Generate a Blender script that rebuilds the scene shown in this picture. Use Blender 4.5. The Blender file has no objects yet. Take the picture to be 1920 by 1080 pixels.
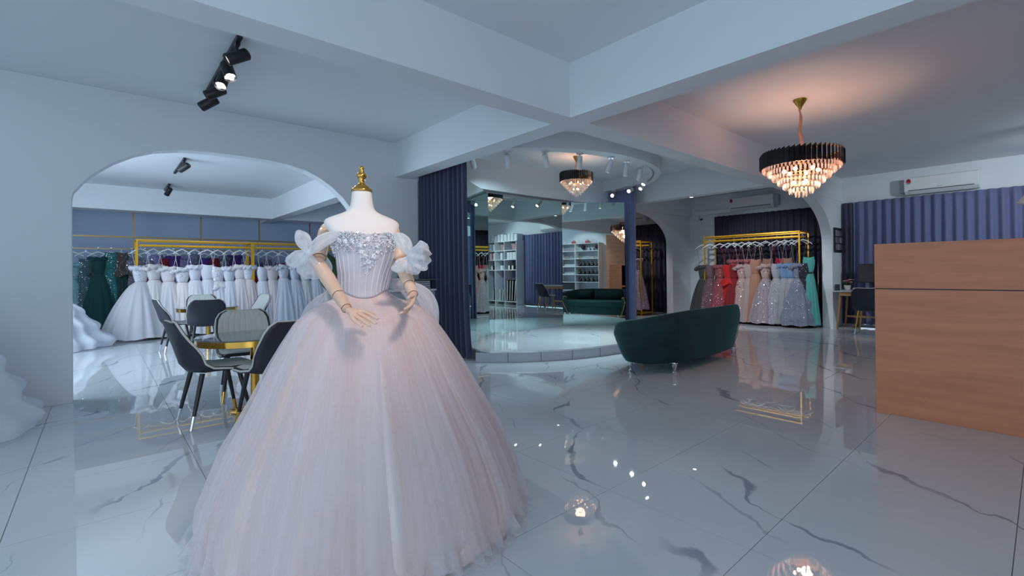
import bpy, bmesh, math, random
import numpy as np
from mathutils import Vector, Matrix
random.seed(7)
sc = bpy.context.scene
col = sc.collection
PI = math.pi
# ------------------------------------------------------------------ camera
YAW, ROLL = 0.7617, -0.0125
fw = Vector((math.sin(YAW), math.cos(YAW), 0))
rt = Vector((math.cos(YAW), -math.sin(YAW), 0))
up = Vector((0, 0, 1))
r2 = rt*math.cos(ROLL) + up*math.sin(ROLL)
u2 = -rt*math.sin(ROLL) + up*math.cos(ROLL)
cd = bpy.data.cameras.new('camera'); cam = bpy.data.objects.new('camera', cd); col.objects.link(cam)
M = Matrix.Identity(4)
for i in range(3):
    M[i][0], M[i][1], M[i][2] = r2[i], u2[i], -fw[i]
M[0][3], M[1][3], M[2][3] = 0, 0, 1.2
cam.matrix_world = M
cd.sensor_fit = 'HORIZONTAL'; cd.sensor_width = 36
cd.lens = 885.385/1920*36
cd.shift_x = -(1033.09-960)/1920
cd.shift_y = -(540-509.39)/1920
cd.clip_start = .05
sc.camera = cam
# ------------------------------------------------------------------ world, colour, large lights
vs = sc.view_settings
vs.view_transform = 'Standard'; vs.look = 'None'; vs.gamma = 1; vs.use_curve_mapping = False
vs.exposure = 0.0
w = bpy.data.worlds.new('sky'); sc.world = w; w.use_nodes = True
w.node_tree.nodes['Background'].inputs[0].default_value = (.62, .82, 1, 1)
w.node_tree.nodes['Background'].inputs[1].default_value = 1.15
sc.cycles.max_bounces = 9; sc.cycles.diffuse_bounces = 5; sc.cycles.glossy_bounces = 6
sc.cycles.transparent_max_bounces = 24; sc.cycles.transmission_bounces = 6
sc.cycles.caustics_reflective = False; sc.cycles.caustics_refractive = False
sc.cycles.sample_clamp_indirect = 4
COOL = (.68, .85, 1.0)

def area(name, loc, direction, sx, sy, power, color=COOL, spread=PI):
    d = bpy.data.lights.new(name, 'AREA'); d.shape = 'RECTANGLE'; d.size = sx; d.size_y = sy
    d.energy = power; d.color = color; d.spread = spread
    o = bpy.data.objects.new(name, d); col.objects.link(o); o.location = loc
    o.rotation_euler = Vector(direction).to_track_quat('-Z', 'Y').to_euler()
    return o
def point(name, loc, power, color, r=.05):
    d = bpy.data.lights.new(name, 'POINT'); d.energy = power; d.color = color; d.shadow_soft_size = r
    o = bpy.data.objects.new(name, d); col.objects.link(o); o.location = loc; return o
def spot(name, loc, target, power, color, angle, blend=.5, r=.03):
    d = bpy.data.lights.new(name, 'SPOT'); d.energy = power; d.color = color; d.spot_size = angle
    d.spot_blend = blend; d.shadow_soft_size = r
    o = bpy.data.objects.new(name, d); col.objects.link(o); o.location = loc
    o.rotation_euler = (Vector(target)-Vector(loc)).to_track_quat('-Z', 'Y').to_euler(); return o
# daylight through the shop front (street side, behind and beside the camera)
area('daylight_shopfront_west', (-3.3, 1.9, 1.5), (1, .1, -.02), 6.5, 2.8, 11)
area('daylight_shopfront_south', (-1.75, -2.85, 1.5), (.3, 1, 0), 3.2, 2.7, 53)
area('fill_far_room', (-1.9, 9.6, 1.6), (1, .15, 0), 5.0, 2.4, 185)  # added fill inside the far room; no window stands there
area('fill_rear_room', (6.2, 8.6, 1.6), (1, -.1, 0), 2.4, 2.2, 45)  # added fill for the rear room, not from any window

# ------------------------------------------------------------------ materials
def lin(c):
    c = c/255
    return c/12.92 if c <= .04045 else ((c+.055)/1.055)**2.4
def rgb(r, g, b): return (lin(r), lin(g), lin(b), 1)
def pmat(name, color, rough=.6, metal=0.0, **kw):
    m = bpy.data.materials.new(name); m.use_nodes = True
    b = m.node_tree.nodes['Principled BSDF']
    b.inputs['Base Color'].default_value = color if len(color) == 4 else (*color, 1)
    b.inputs['Roughness'].default_value = rough; b.inputs['Metallic'].default_value = metal
    for k, v in kw.items():
        b.inputs[k.replace('_', ' ')].default_value = v
    return m
def nd(m, t, **kw):
    n = m.node_tree.nodes.new(t)
    for k, v in kw.items(): setattr(n, k, v)
    return n
def lk(m, a, b): m.node_tree.links.new(a, b)
def bsdf(m): return m.node_tree.nodes['Principled BSDF']
def noise_bump(m, scale, strength, dist=.01, detail=4, coord='Object', stretch=None):
    tc = nd(m, 'ShaderNodeTexCoord'); n = nd(m, 'ShaderNodeTexNoise'); b = nd(m, 'ShaderNodeBump')
    n.inputs['Scale'].default_value = scale; n.inputs['Detail'].default_value = detail
    b.inputs['Strength'].default_value = strength; b.inputs['Distance'].default_value = dist
    if stretch:
        mp = nd(m, 'ShaderNodeMapping'); mp.inputs['Scale'].default_value = stretch
        lk(m, tc.outputs[coord], mp.inputs[0]); lk(m, mp.outputs[0], n.inputs['Vector'])
    else: lk(m, tc.outputs[coord], n.inputs['Vector'])
    lk(m, n.outputs['Fac'], b.inputs['Height']); lk(m, b.outputs[0], bsdf(m).inputs['Normal'])
    return n
def color_noise(m, c1, c2, scale, stretch=(1, 1, 1), lo=.35, hi=.65, detail=5):
    tc = nd(m, 'ShaderNodeTexCoord'); mp = nd(m, 'ShaderNodeMapping'); n = nd(m, 'ShaderNodeTexNoise'); r = nd(m, 'ShaderNodeValToRGB')
    mp.inputs['Scale'].default_value = stretch; n.inputs['Scale'].default_value = scale; n.inputs['Detail'].default_value = detail
    r.color_ramp.elements[0].position = lo; r.color_ramp.elements[0].color = c1
    r.color_ramp.elements[1].position = hi; r.color_ramp.elements[1].color = c2
    lk(m, tc.outputs['Object'], mp.inputs[0]); lk(m, mp.outputs[0], n.inputs['Vector'])
    lk(m, n.outputs['Fac'], r.inputs[0]); lk(m, r.outputs[0], bsdf(m).inputs['Base Color'])
    return r

WALL = pmat('wall_paint', (.76, .79, .82), .75); noise_bump(WALL, 60, .05, .003)
CEIL = pmat('ceiling_paint', (.76, .79, .82), .8)
def marble(name, base, vein, rough):
    m = pmat(name, base, rough); b = bsdf(m); b.inputs['IOR'].default_value = 1.85
    g = nd(m, 'ShaderNodeNewGeometry')
    def math_(op, a, b=None, c=None):
        n = nd(m, 'ShaderNodeMath', operation=op)
        for k, x in enumerate((a, b, c)):
            if x is None: continue
            if isinstance(x, (int, float)): n.inputs[k].default_value = x
            else: lk(m, x, n.inputs[k])
        return n.outputs[0]
    def noise_(vec, sc_, det, off=(0, 0, 0)):
        ad = nd(m, 'ShaderNodeVectorMath', operation='ADD'); ad.inputs[1].default_value = off; lk(m, vec, ad.inputs[0])
        n = nd(m, 'ShaderNodeTexNoise'); n.inputs['Scale'].default_value = sc_; n.inputs['Detail'].default_value = det
        lk(m, ad.outputs[0], n.inputs['Vector']); return n.outputs['Fac']
    def vein_mask(freq, width, off, ang, lo):
        # long veins that wander along one direction, swelling and breaking off
        mp = nd(m, 'ShaderNodeMapping'); mp.inputs['Rotation'].default_value = (0, 0, -math.radians(ang)); mp.inputs['Location'].default_value = off
        lk(m, g.outputs['Position'], mp.inputs[0]); sx = nd(m, 'ShaderNodeSeparateXYZ'); lk(m, mp.outputs[0], sx.inputs[0])
        v = math_('MULTIPLY', sx.outputs[1], freq)
        v = math_('MULTIPLY_ADD', noise_(mp.outputs[0], .8, 2, off), 1.3, v)
        v = math_('MULTIPLY_ADD', noise_(mp.outputs[0], 4.5, 4, off), .22, v)
        d = math_('ABSOLUTE', math_('SUBTRACT', math_('FRACT', v), .5))
        wv = math_('MULTIPLY_ADD', math_('SUBTRACT', noise_(mp.outputs[0], 2.6, 3, (off[1]+7, 3, 0)), .44), width*9, width*.6)
        wv = math_('MAXIMUM', wv, width*.35)
        e = nd(m, 'ShaderNodeMapRange'); lk(m, math_('DIVIDE', d, wv), e.inputs[0]); e.inputs[1].default_value = .55; e.inputs[2].default_value = 1.1; e.inputs[3].default_value = 1; e.inputs[4].default_value = 0
        k = nd(m, 'ShaderNodeMapRange'); lk(m, noise_(g.outputs['Position'], 1.0, 2, (off[1]+2, off[0], 5)), k.inputs[0]); k.inputs[1].default_value = lo; k.inputs[2].default_value = lo+.10
        return math_('MULTIPLY', e.outputs[0], k.outputs[0])
    v1 = vein_mask(1.15, .014, (0, .3, 0), 52, .45); v2 = vein_mask(1.9, .008, (5, 2, 0), 66, .47)
    h = nd(m, 'ShaderNodeMath', operation='MULTIPLY'); h.inputs[1].default_value = .55; lk(m, v2, h.inputs[0])
    mx = nd(m, 'ShaderNodeMath', operation='MAXIMUM'); lk(m, v1, mx.inputs[0]); lk(m, h.outputs[0], mx.inputs[1])
    cl = nd(m, 'ShaderNodeTexNoise'); cl.inputs['Scale'].default_value = .9; lk(m, g.outputs['Position'], cl.inputs['Vector'])
    c0 = nd(m, 'ShaderNodeMix', data_type='RGBA'); c0.inputs[6].default_value = (*[x*.93 for x in base[:3]], 1); c0.inputs[7].default_value = (*[min(1, x*1.06) for x in base[:3]], 1)
    lk(m, cl.outputs['Fac'], c0.inputs[0])
    c = nd(m, 'ShaderNodeMix', data_type='RGBA'); c.inputs[7].default_value = (*vein[:3], 1)
    lk(m, mx.outputs[0], c.inputs[0]); lk(m, c0.outputs[2], c.inputs[6]); lk(m, c.outputs[2], b.inputs['Base Color'])
    return m
MARBLE = marble('marble_tile', (.67, .70, .73), (.33, .36, .42), .014)
STAGE = marble('stage_marble', (.74, .78, .79), (.52, .56, .60), .04)
GROUT = pmat('grout', (.34, .35, .36), .8)
RISER = pmat('riser_stone', (.44, .46, .50), .3)
NAVY = pmat('navy_curtain', rgb(62, 65, 90), .85, Sheen_Weight=.3); noise_bump(NAVY, 220, .12, .002)
NAVY2 = pmat('blue_curtain', rgb(112, 117, 156), .85, Sheen_Weight=.25)
BLACKC = pmat('black_curtain', rgb(56, 54, 70), .9)
GOLD = pmat('gold_metal', rgb(214, 166, 78), .18, 1.0)
YEL = pmat('yellow_gold_paint', rgb(226, 168, 30), .35, .35)
ROD = pmat('bronze_rod', rgb(170, 140, 90), .35, .8)
CHROME = pmat('chrome', (.8, .8, .82), .12, 1.0)
BLACK = pmat('black_metal', (.012, .012, .016), .4)
BLACKROD = pmat('black_lacquer', (.008, .008, .010), .22)
WHITEP = pmat('white_plastic', (.78, .79, .80), .4)
WHITEM = pmat('white_lamp_metal', (.72, .75, .78), .4)
DARKP = pmat('dark_plastic', (.03, .03, .035), .5)
WOOD = pmat('orange_wood_laminate', rgb(206, 158, 122), .5)
color_noise(WOOD, rgb(226, 152, 112), rgb(204, 134, 98), 3.5, (1, .35, 5), .3, .7, 6)
DESKW = pmat('oak', rgb(170, 125, 84), .5)
VELVET = pmat('green_velvet', (.003, .032, .030), .8, Sheen_Weight=.35, Sheen_Roughness=.35, Sheen_Tint=(.15, .75, .66, 1))
_n = color_noise(VELVET, (.0015, .018, .021, 1), (.003, .034, .038, 1), 4)
VELVETIN = pmat('dark_green_velvet', (.003, .035, .032), .8, Sheen_Weight=.25, Sheen_Roughness=.4, Sheen_Tint=(.15, .7, .6, 1))
ACRYL = pmat('clear_acrylic', (.92, .95, .97), .04, IOR=1.49, Transmission_Weight=.9)
GLASS = pmat('table_glass', (.78, .93, .90), .02, IOR=1.45, Transmission_Weight=.85)
LEATHER = pmat('navy_leather', rgb(34, 35, 48), .5); noise_bump(LEATHER, 150, .08, .002)
CREAM = pmat('cream_leather', rgb(196, 196, 190), .55)
MIRROR = pmat('mirror_glass', (.70, .87, .86), .0, 1.0)
FORM = pmat('form_fabric', rgb(240, 232, 228), .8); noise_bump(FORM, 260, .08, .002)
SKIN = pmat('pale_wood', rgb(226, 188, 162), .38); color_noise(SKIN, rgb(238, 200, 176), rgb(228, 188, 162), 5, (1, 1, .2))
LEAF = pmat('leaf_green', rgb(34, 70, 36), .4)
POT = pmat('pot_ceramic', rgb(200, 200, 200), .4)
SHELFW = pmat('white_shelf', (.78, .79, .80), .5)
GREYP = pmat('grey_panel', rgb(172, 178, 186), .6)
def emis(name, color, s):
    m = bpy.data.materials.new(name); m.use_nodes = True; nt = m.node_tree; nt.nodes.remove(bsdf(m))
    e = nd(m, 'ShaderNodeEmission'); e.inputs[0].default_value = (*color, 1); e.inputs[1].default_value = s
    lk(m, e.outputs[0], nt.nodes['Material Output'].inputs[0]); return m
LEDC = emis('lit_led', (1, .98, .92), 8)
FACEGLOW = emis('unlit_face_glow', (1, .97, .93), .9)  # glow put into unlit lamp faces so they read white
BULB = emis('warm_bulb', (1, .70, .42), 22)
BULB2 = emis('soft_bulb', (1, .78, .60), 5)
def crystal(name, tint, trans, glow):
    m = bpy.data.materials.new(name); m.use_nodes = True; nt = m.node_tree; nt.nodes.remove(bsdf(m))
    t = nd(m, 'ShaderNodeBsdfTransparent'); t.inputs[0].default_value = (*tint, 1)
    g = nd(m, 'ShaderNodeBsdfGlossy'); g.inputs['Roughness'].default_value = .06; g.inputs[0].default_value = (1, .97, .94, 1)
    l = nd(m, 'ShaderNodeBsdfTranslucent'); l.inputs[0].default_value = (1, .93, .88, 1)
    a = nd(m, 'ShaderNodeMixShader'); a.inputs[0].default_value = trans; lk(m, t.outputs[0], a.inputs[1]); lk(m, g.outputs[0], a.inputs[2])
    b = nd(m, 'ShaderNodeMixShader'); b.inputs[0].default_value = glow; lk(m, a.outputs[0], b.inputs[1]); lk(m, l.outputs[0], b.inputs[2])
    lk(m, b.outputs[0], nt.nodes['Material Output'].inputs[0]); return m
CRYS = crystal('warm_crystal', (.97, .90, .85), .35, .35)
CRYS2 = crystal('clear_crystal', (.95, .96, .97), .45, .30)
def cloth(name, c, trans=.25, rough=.85, sheen=.2, sequin=0, fiber=0):
    """fabric: diffuse + translucent, optional sequins (small metallic discs) and vertical fibre streaks"""
    m = pmat(name, c, rough, Sheen_Weight=sheen); nt = m.node_tree; b = bsdf(m); out = nt.nodes['Material Output']
    tl = nd(m, 'ShaderNodeBsdfTranslucent'); tl.inputs[0].default_value = c
    mx = nd(m, 'ShaderNodeMixShader'); mx.inputs[0].default_value = trans
    lk(m, b.outputs[0], mx.inputs[1]); lk(m, tl.outputs[0], mx.inputs[2]); lk(m, mx.outputs[0], out.inputs[0])
    if sequin:
        tc = nd(m, 'ShaderNodeTexCoord'); v = nd(m, 'ShaderNodeTexVoronoi'); v.inputs['Scale'].default_value = sequin
        lk(m, tc.outputs['Object'], v.inputs['Vector'])
        wn = nd(m, 'ShaderNodeTexWhiteNoise', noise_dimensions='3D'); lk(m, v.outputs['Position'], wn.inputs['Vector'])
        gt = nd(m, 'ShaderNodeMath', operation='GREATER_THAN'); gt.inputs[1].default_value = .72; lk(m, wn.outputs['Value'], gt.inputs[0])
        ls = nd(m, 'ShaderNodeMath', operation='LESS_THAN'); ls.inputs[1].default_value = .42; lk(m, v.outputs['Distance'], ls.inputs[0])
        mu = nd(m, 'ShaderNodeMath', operation='MULTIPLY'); lk(m, gt.outputs[0], mu.inputs[0]); lk(m, ls.outputs[0], mu.inputs[1])
        gl = nd(m, 'ShaderNodeBsdfGlossy'); gl.inputs['Roughness'].default_value = .25; gl.inputs[0].default_value = (.95, .95, .97, 1)
        geo = nd(m, 'ShaderNodeNewGeometry'); sub = nd(m, 'ShaderNodeVectorMath', operation='SUBTRACT'); sub.inputs[1].default_value = (.5, .5, .5)
        lk(m, wn.outputs['Color'], sub.inputs[0])
        ad = nd(m, 'ShaderNodeVectorMath', operation='ADD'); lk(m, sub.outputs[0], ad.inputs[0]); lk(m, geo.outputs['Normal'], ad.inputs[1])
        no = nd(m, 'ShaderNodeVectorMath', operation='NORMALIZE'); lk(m, ad.outputs[0], no.inputs[0]); lk(m, no.outputs[0], gl.inputs['Normal'])
        m2 = nd(m, 'ShaderNodeMixShader'); lk(m, mu.outputs[0], m2.inputs[0]); lk(m, mx.outputs[0], m2.inputs[1]); lk(m, gl.outputs[0], m2.inputs[2])
        lk(m, m2.outputs[0], out.inputs[0])
    return m
def tulle(name, c, alpha, streak=(60, 60, 1.2)):
    """sheer net: transparent mixed with diffuse/translucent, denser where fibre streaks bunch"""
    m = bpy.data.materials.new(name); m.use_nodes = True; nt = m.node_tree; nt.nodes.remove(bsdf(m))
    d = nd(m, 'ShaderNodeBsdfDiffuse'); d.inputs[0].default_value = c
    tl = nd(m, 'ShaderNodeBsdfTranslucent'); tl.inputs[0].default_value = c
    f = nd(m, 'ShaderNodeMixShader'); f.inputs[0].default_value = .4; lk(m, d.outputs[0], f.inputs[1]); lk(m, tl.outputs[0], f.inputs[2])
    t = nd(m, 'ShaderNodeBsdfTransparent')
    tc = nd(m, 'ShaderNodeTexCoord'); mp = nd(m, 'ShaderNodeMapping'); mp.inputs['Scale'].default_value = streak
    n = nd(m, 'ShaderNodeTexNoise'); n.inputs['Scale'].default_value = 1; n.inputs['Detail'].default_value = 3
    lk(m, tc.outputs['UV'], mp.inputs[0]); lk(m, mp.outputs[0], n.inputs['Vector'])
    r = nd(m, 'ShaderNodeMapRange'); r.inputs[1].default_value = .3; r.inputs[2].default_value = .75; r.inputs[3].default_value = alpha*.55; r.inputs[4].default_value = min(1, alpha*1.5)
    lk(m, n.outputs['Fac'], r.inputs[0])
    lw = nd(m, 'ShaderNodeLayerWeight'); lw.inputs[0].default_value = .35
    ma = nd(m, 'ShaderNodeMath', operation='MULTIPLY_ADD'); ma.inputs[1].default_value = .45; lk(m, lw.outputs['Facing'], ma.inputs[0]); lk(m, r.outputs[0], ma.inputs[2]); ma.use_clamp = True
    a = nd(m, 'ShaderNodeMixShader'); lk(m, ma.outputs[0], a.inputs[0]); lk(m, t.outputs[0], a.inputs[1]); lk(m, f.outputs[0], a.inputs[2])
    lk(m, a.outputs[0], nt.nodes['Material Output'].inputs[0]); return m

# ------------------------------------------------------------------ mesh helpers
class MB:
    def __init__(s): s.v = []; s.f = []; s.uv = None
    def add(s, vs, fs):
        b = len(s.v); s.v += [tuple(v) for v in vs]; s.f += [tuple(b+i for i in f) for f in fs]; return s
    def box(s, c, d, rz=0, tilt=None):
        x, y, z = d[0]/2, d[1]/2, d[2]/2
        vs = [(-x, -y, -z), (x, -y, -z), (x, y, -z), (-x, y, -z), (-x, -y, z), (x, -y, z), (x, y, z), (-x, y, z)]
        R = Matrix.Rotation(rz, 3, 'Z')
        if tilt: R = R @ Matrix.Rotation(tilt[1], 3, tilt[0])
        vs = [tuple(R @ Vector(v) + Vector(c)) for v in vs]
        return s.add(vs, [(0, 3, 2, 1), (4, 5, 6, 7), (0, 1, 5, 4), (1, 2, 6, 5), (2, 3, 7, 6), (3, 0, 4, 7)])
    def box2(s, a, b):
        return s.box([(a[i]+b[i])/2 for i in range(3)], [abs(b[i]-a[i]) for i in range(3)])
    def prism(s, poly, axis, a, b):
        n = len(poly)
        def P(p, t): return (p[0], p[1], t) if axis == 'z' else ((p[0], t, p[1]) if axis == 'y' else (t, p[0], p[1]))
        vs = [P(p, a) for p in poly] + [P(p, b) for p in poly]
        fs = [tuple(range(n))[::-1], tuple(range(n, 2*n))] + [(i, (i+1) % n, n+(i+1) % n, n+i) for i in range(n)]
        return s.add(vs, fs)
    def lathe(s, prof, seg=24, c=(0, 0, 0), R=None, cap=True):
        vs = []
        for r, z in prof:
            for i in range(seg):
                a = 2*PI*i/seg; p = Vector((r*math.cos(a), r*math.sin(a), z))
                if R is not None: p = R @ p
                vs.append(tuple(p + Vector(c)))
        fs = []
        for j in range(len(prof)-1):
            for i in range(seg):
                k = (i+1) % seg; fs.append((j*seg+i, j*seg+k, (j+1)*seg+k, (j+1)*seg+i))
        if cap:
            fs.append(tuple(range(seg))[::-1]); fs.append(tuple((len(prof)-1)*seg+i for i in range(seg)))
        return s.add(vs, fs)
    def cyl(s, a, b, r, r1=None, seg=12):
        a = Vector(a); b = Vector(b); d = b-a; R = d.to_track_quat('Z', 'Y').to_matrix()
        return s.lathe([(r, 0), (r if r1 is None else r1, d.length)], seg, a, R)
    def tube(s, pts, r, seg=8, closed=False, cap=True):
        P = [Vector(p) for p in pts]; n = len(P); vs = []; fs = []
        rr = r if hasattr(r, '__len__') else [r]*n
        prev = None
        for i in range(n):
            if closed: t = P[(i+1) % n]-P[i-1]
            else: t = P[min(i+1, n-1)]-P[max(i-1, 0)]
            t.normalize()
            if prev is None: x = t.orthogonal().normalized()
            else: x = (prev-t*prev.dot(t)).normalized()
            prev = x; y = t.cross(x)
            for k in range(seg):
                a = 2*PI*k/seg; vs.append(tuple(P[i]+(x*math.cos(a)+y*math.sin(a))*rr[i]))
        m = n if closed else n-1
        for i in range(m):
            for k in range(seg):
                q = (i+1) % n; fs.append((i*seg+k, i*seg+(k+1) % seg, q*seg+(k+1) % seg, q*seg+k))
        if not closed and cap:
            fs.append(tuple(range(seg))[::-1]); fs.append(tuple((n-1)*seg+k for k in range(seg)))
        return s.add(vs, fs)
    def grid(s, f, nu, nv, wrapu=False):
        mu = nu if wrapu else nu+1
        vs = [f(i/nu, j/nv) for j in range(nv+1) for i in range(mu)]
        fs = []
        for j in range(nv):
            for i in range(nu):
                k = (i+1) % mu; fs.append((j*mu+i, j*mu+k, (j+1)*mu+k, (j+1)*mu+i))
        base = len(s.v); s.add(vs, fs)
        s.uv = (s.uv or {})
        for j in range(nv+1):
            for i in range(mu): s.uv[base+j*mu+i] = (i/nu, j/nv)
        return s
    def sphere(s, c, r, seg=12, rings=8, sc3=(1, 1, 1)):
        prof = [(max(1e-4, math.sin(PI*j/rings))*r, -math.cos(PI*j/rings)*r) for j in range(rings+1)]
        b = len(s.v); s.lathe(prof, seg, (0, 0, 0))
        for i in range(b, len(s.v)):
            v = s.v[i]; s.v[i] = (v[0]*sc3[0]+c[0], v[1]*sc3[1]+c[1], v[2]*sc3[2]+c[2])
        return s
    def build(s, name, mat, parent=None, smooth=False, bevel=0, solid=0, sub=0, bseg=2, kind=None, label=None):
        me = bpy.data.meshes.new(name); me.from_pydata(s.v, [], s.f); me.update()
        if s.uv:
            ul = me.uv_layers.new(name='UVMap')
            for lp in me.loops: ul.data[lp.index].uv = s.uv.get(lp.vertex_index, (0, 0))
        if mat: me.materials.append(mat)
        o = bpy.data.objects.new(name, me); col.objects.link(o)
        if parent: o.parent = parent
        if smooth:
            me.polygons.foreach_set('use_smooth', [True]*len(me.polygons))
            if smooth != 'all': me.set_sharp_from_angle(angle=math.radians(40))
        if solid:
            md = o.modifiers.new('solid', 'SOLIDIFY'); md.thickness = solid; md.offset = 0
        if bevel:
            md = o.modifiers.new('bevel', 'BEVEL'); md.width = bevel; md.segments = bseg; md.limit_method = 'ANGLE'
        if sub:
            md = o.modifiers.new('sub', 'SUBSURF'); md.levels = sub; md.render_levels = sub
        if kind: o['kind'] = kind
        if label: o['label'] = label
        return o
def thing(name, label, cat, loc=(0, 0, 0), rz=0, group=None):
    o = bpy.data.objects.new(name, None); col.objects.link(o); o.location = loc; o.rotation_euler = (0, 0, rz)
    o.empty_display_size = .1
    return tag(o, label, cat, group)
def tag(o, label, cat, group=None):
    o['label'] = label; o['category'] = cat
    if group: o['group'] = group
    return o
def dup(root, loc, rz, label=None):
    r = root.copy(); col.objects.link(r); r.location = loc; r.rotation_euler = (0, 0, rz)
    if label: r['label'] = label
    for ch in list(root.children):
        c = ch.copy(); col.objects.link(c); c.parent = r
        for g in list(ch.children):
            d = g.copy(); col.objects.link(d); d.parent = c
    return r
def face(dx, dy): return math.atan2(dy, dx)-PI/2      # rotation that turns local +Y towards (dx, dy)
ORD = 'first second third fourth fifth sixth seventh eighth ninth tenth eleventh twelfth thirteenth fourteenth fifteenth sixteenth seventeenth eighteenth'.split()

# ================================================================== SETTING
H = 3.076; SOF = 2.585; YW = 6.44
XR = 11.267; YS = -3.0; YN = 14.5
# floor: dark bed with stone tiles on it
fl = MB().box2((-3.6, -3.2, -.06), (11.6, 14.7, -.006)).build('floor', GROUT, kind='structure')
TP = .7815; TX0 = 2.0024; TY0 = .8834
tiles = []
for i in range(-8, 13):
    for j in range(-6, 19):
        x = TX0+TP*(i+.5); y = TY0+TP*(j+.5)
        if x < -3.5 or x > 11.5 or y < -3.1 or y > 14.6: continue
        d = x*fw.x+y*fw.y; l = x*rt.x+y*rt.y
        vis = d > .9 and -1.32*d < l < 1.12*d
        tiles.append((0 if vis else 1, d if vis else math.hypot(x, y), x, y))
tiles.sort()
tm = MB().box((0, 0, -.006), (TP-.0034, TP-.0034, .012)); tmesh = None; rest = MB()
for k, (h, d, x, y) in enumerate(tiles):
    if k < 290:
        if tmesh is None:
            o = tm.build('tile', MARBLE, fl, bevel=.0015, bseg=1); tmesh = o.data
        else:
            o = bpy.data.objects.new('tile', tmesh); col.objects.link(o); o.parent = fl
        o.location = (x, y, 0)
    else: rest.box((x, y, -.006), (TP-.0034, TP-.0034, .012))
rest.build('tile_field', MARBLE, fl, kind='stuff')

MB().box2((-3.6, -3.2, H), (11.6, 14.7, H+.12)).build('ceiling', CEIL, kind='structure')
# beams
def struct(mb, name, m=WALL, **k): return mb.build(name, m, kind='structure', **k)
struct(MB().box2((3.071, -3.0, SOF), (3.318, 14.4, H)), 'beam')
struct(MB().box2((-3.5, 2.945, SOF), (3.071, 3.20, H)), 'beam')
struct(MB().box2((3.318, 2.945, SOF), (11.267, 3.20, H)), 'beam')
struct(MB().box2((7.98, 3.20, SOF), (8.20, 6.44, H)), 'beam')
struct(MB().box2((-3.5, 13.15, SOF), (3.071, 13.62, H)), 'beam')
struct(MB().box2((3.318, 13.15, SOF), (6.2, 13.62, H)), 'beam')
struct(MB().box2((3.318, YW-.02, SOF), (11.267, YW+.16, H)), 'beam')
# wall with the big arch (between the front hall and the far room)
def arch_poly(x0, x1, xl, xr, z0, curve, ztop):
    """wall panel outline in (x,z) with an arched opening cut up from the floor"""
    return [(x0, 0), (xl, 0)] + curve + [(xr, 0), (x1, 0), (x1, ztop), (x0, ztop)]
xl, xr = -.205, 2.50; cx = (xl+xr)/2
cl = [(-.195, 1.96), (-.184, 2.02), (-.118, 2.122), (-.043, 2.215), (.1, 2.347), (.253, 2.446), (.409, 2.515), (.62, 2.562), (.85, 2.583), (cx, 2.588)]
curve = cl + [(2*cx-x-.0, z) for x, z in cl[-2::-1]]
pl = arch_poly(-3.5, 3.424, xl, xr, 0, curve, H)
struct(MB().prism(pl, 'y', YW, YW+.17), 'wall_left', bevel=.004)
struct(MB().box2((3.318, YW+.14, 0), (8.2, YW+.30, H)), 'wall_back')
# front arch under beam_3 (right) and its twin further back
def qarch(xa, jx, xend, zs, a, b, z1):
    cv = [(jx-a+a*math.cos(t), zs+b*math.sin(t)) for t in [PI/2*k/16 for k in range(17)]]
    return [(jx, 0)] + cv + [(xa, zs+b), (xa, z1), (xend, z1), (xend, 0)]
struct(MB().prism(qarch(7.9, 10.60, XR, 1.70, 1.7, SOF-1.70-.002, SOF-.001), 'y', 2.95, 3.14), 'wall_arch_front', bevel=.004)
struct(MB().prism(qarch(8.2, 10.41, XR, 1.86, 1.45, SOF-1.86-.002, SOF-.001), 'y', 6.478, 6.66), 'wall_arch_rear', bevel=.004)
# outer walls; the right wall has two windows behind its curtains
struct(MB().box2((XR, YS, 0), (XR+.2, -1.4, H)).box2((XR, 2.72, 0), (XR+.2, 3.6, H)).box2((XR, 5.75, 0), (XR+.2, 14.6, H))
       .box2((XR, -1.4, 2.5), (XR+.2, 2.72, H)).box2((XR, 3.6, 2.5), (XR+.2, 5.75, H)).box2((XR, 3.6, 0), (XR+.2, 5.75, .5)), 'wall_right')
for n, (y0, y1, z0) in enumerate(((-1.4, 2.72, 0.0), (3.6, 5.75, .5))):
    f = struct(MB().box2((XR+.08, y0, z0), (XR+.14, y0+.05, 2.5)).box2((XR+.08, y1-.05, z0), (XR+.14, y1, 2.5)).box2((XR+.08, y0, 2.45), (XR+.14, y1, 2.5))
               .box2((XR+.08, y0, z0), (XR+.14, y1, z0+.03)).box2((XR+.08, (y0+y1)/2-.03, z0), (XR+.14, (y0+y1)/2+.03, 2.5)), f'window_{n+1}', WHITEM)
    MB().box2((XR+.105, y0+.04, z0+.02), (XR+.113, y1-.04, 2.46)).build('pane', pmat('window_glass', (.95, .98, .98), .0, Transmission_Weight=1, IOR=1.02), f)
struct(MB().box2((-.2-2.9, YS-.2, 0), (-3.5, YS, H)).box2((0, YS-.2, 0), (XR+.2, YS, H)).box2((-3.5, YS-.2, 2.9), (0, YS, H)), 'wall_south')
struct(MB().box2((-3.6, -3.2, 2.95), (-3.45, YW, H)).box2((-3.6, 5.3, 0), (-3.45, YW, H)).box2((-3.6, YS, 0), (-3.45, -1.5, H)), 'wall_west')
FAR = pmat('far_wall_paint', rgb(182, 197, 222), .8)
struct(MB().box2((-3.6, YN, 0), (6.2, YN+.2, H)), 'wall_north', FAR)
struct(MB().box2((6.0, YW+.3, 0), (6.2, YN, H)), 'wall_far_east', FAR)
struct(MB().box2((-2.2, YW+.17, 0), (-2.05, YN, H)), 'wall_far_west')
struct(MB().box2((8.0, 10.2, 0), (XR, 10.4, H)), 'wall_rear_end')
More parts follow.
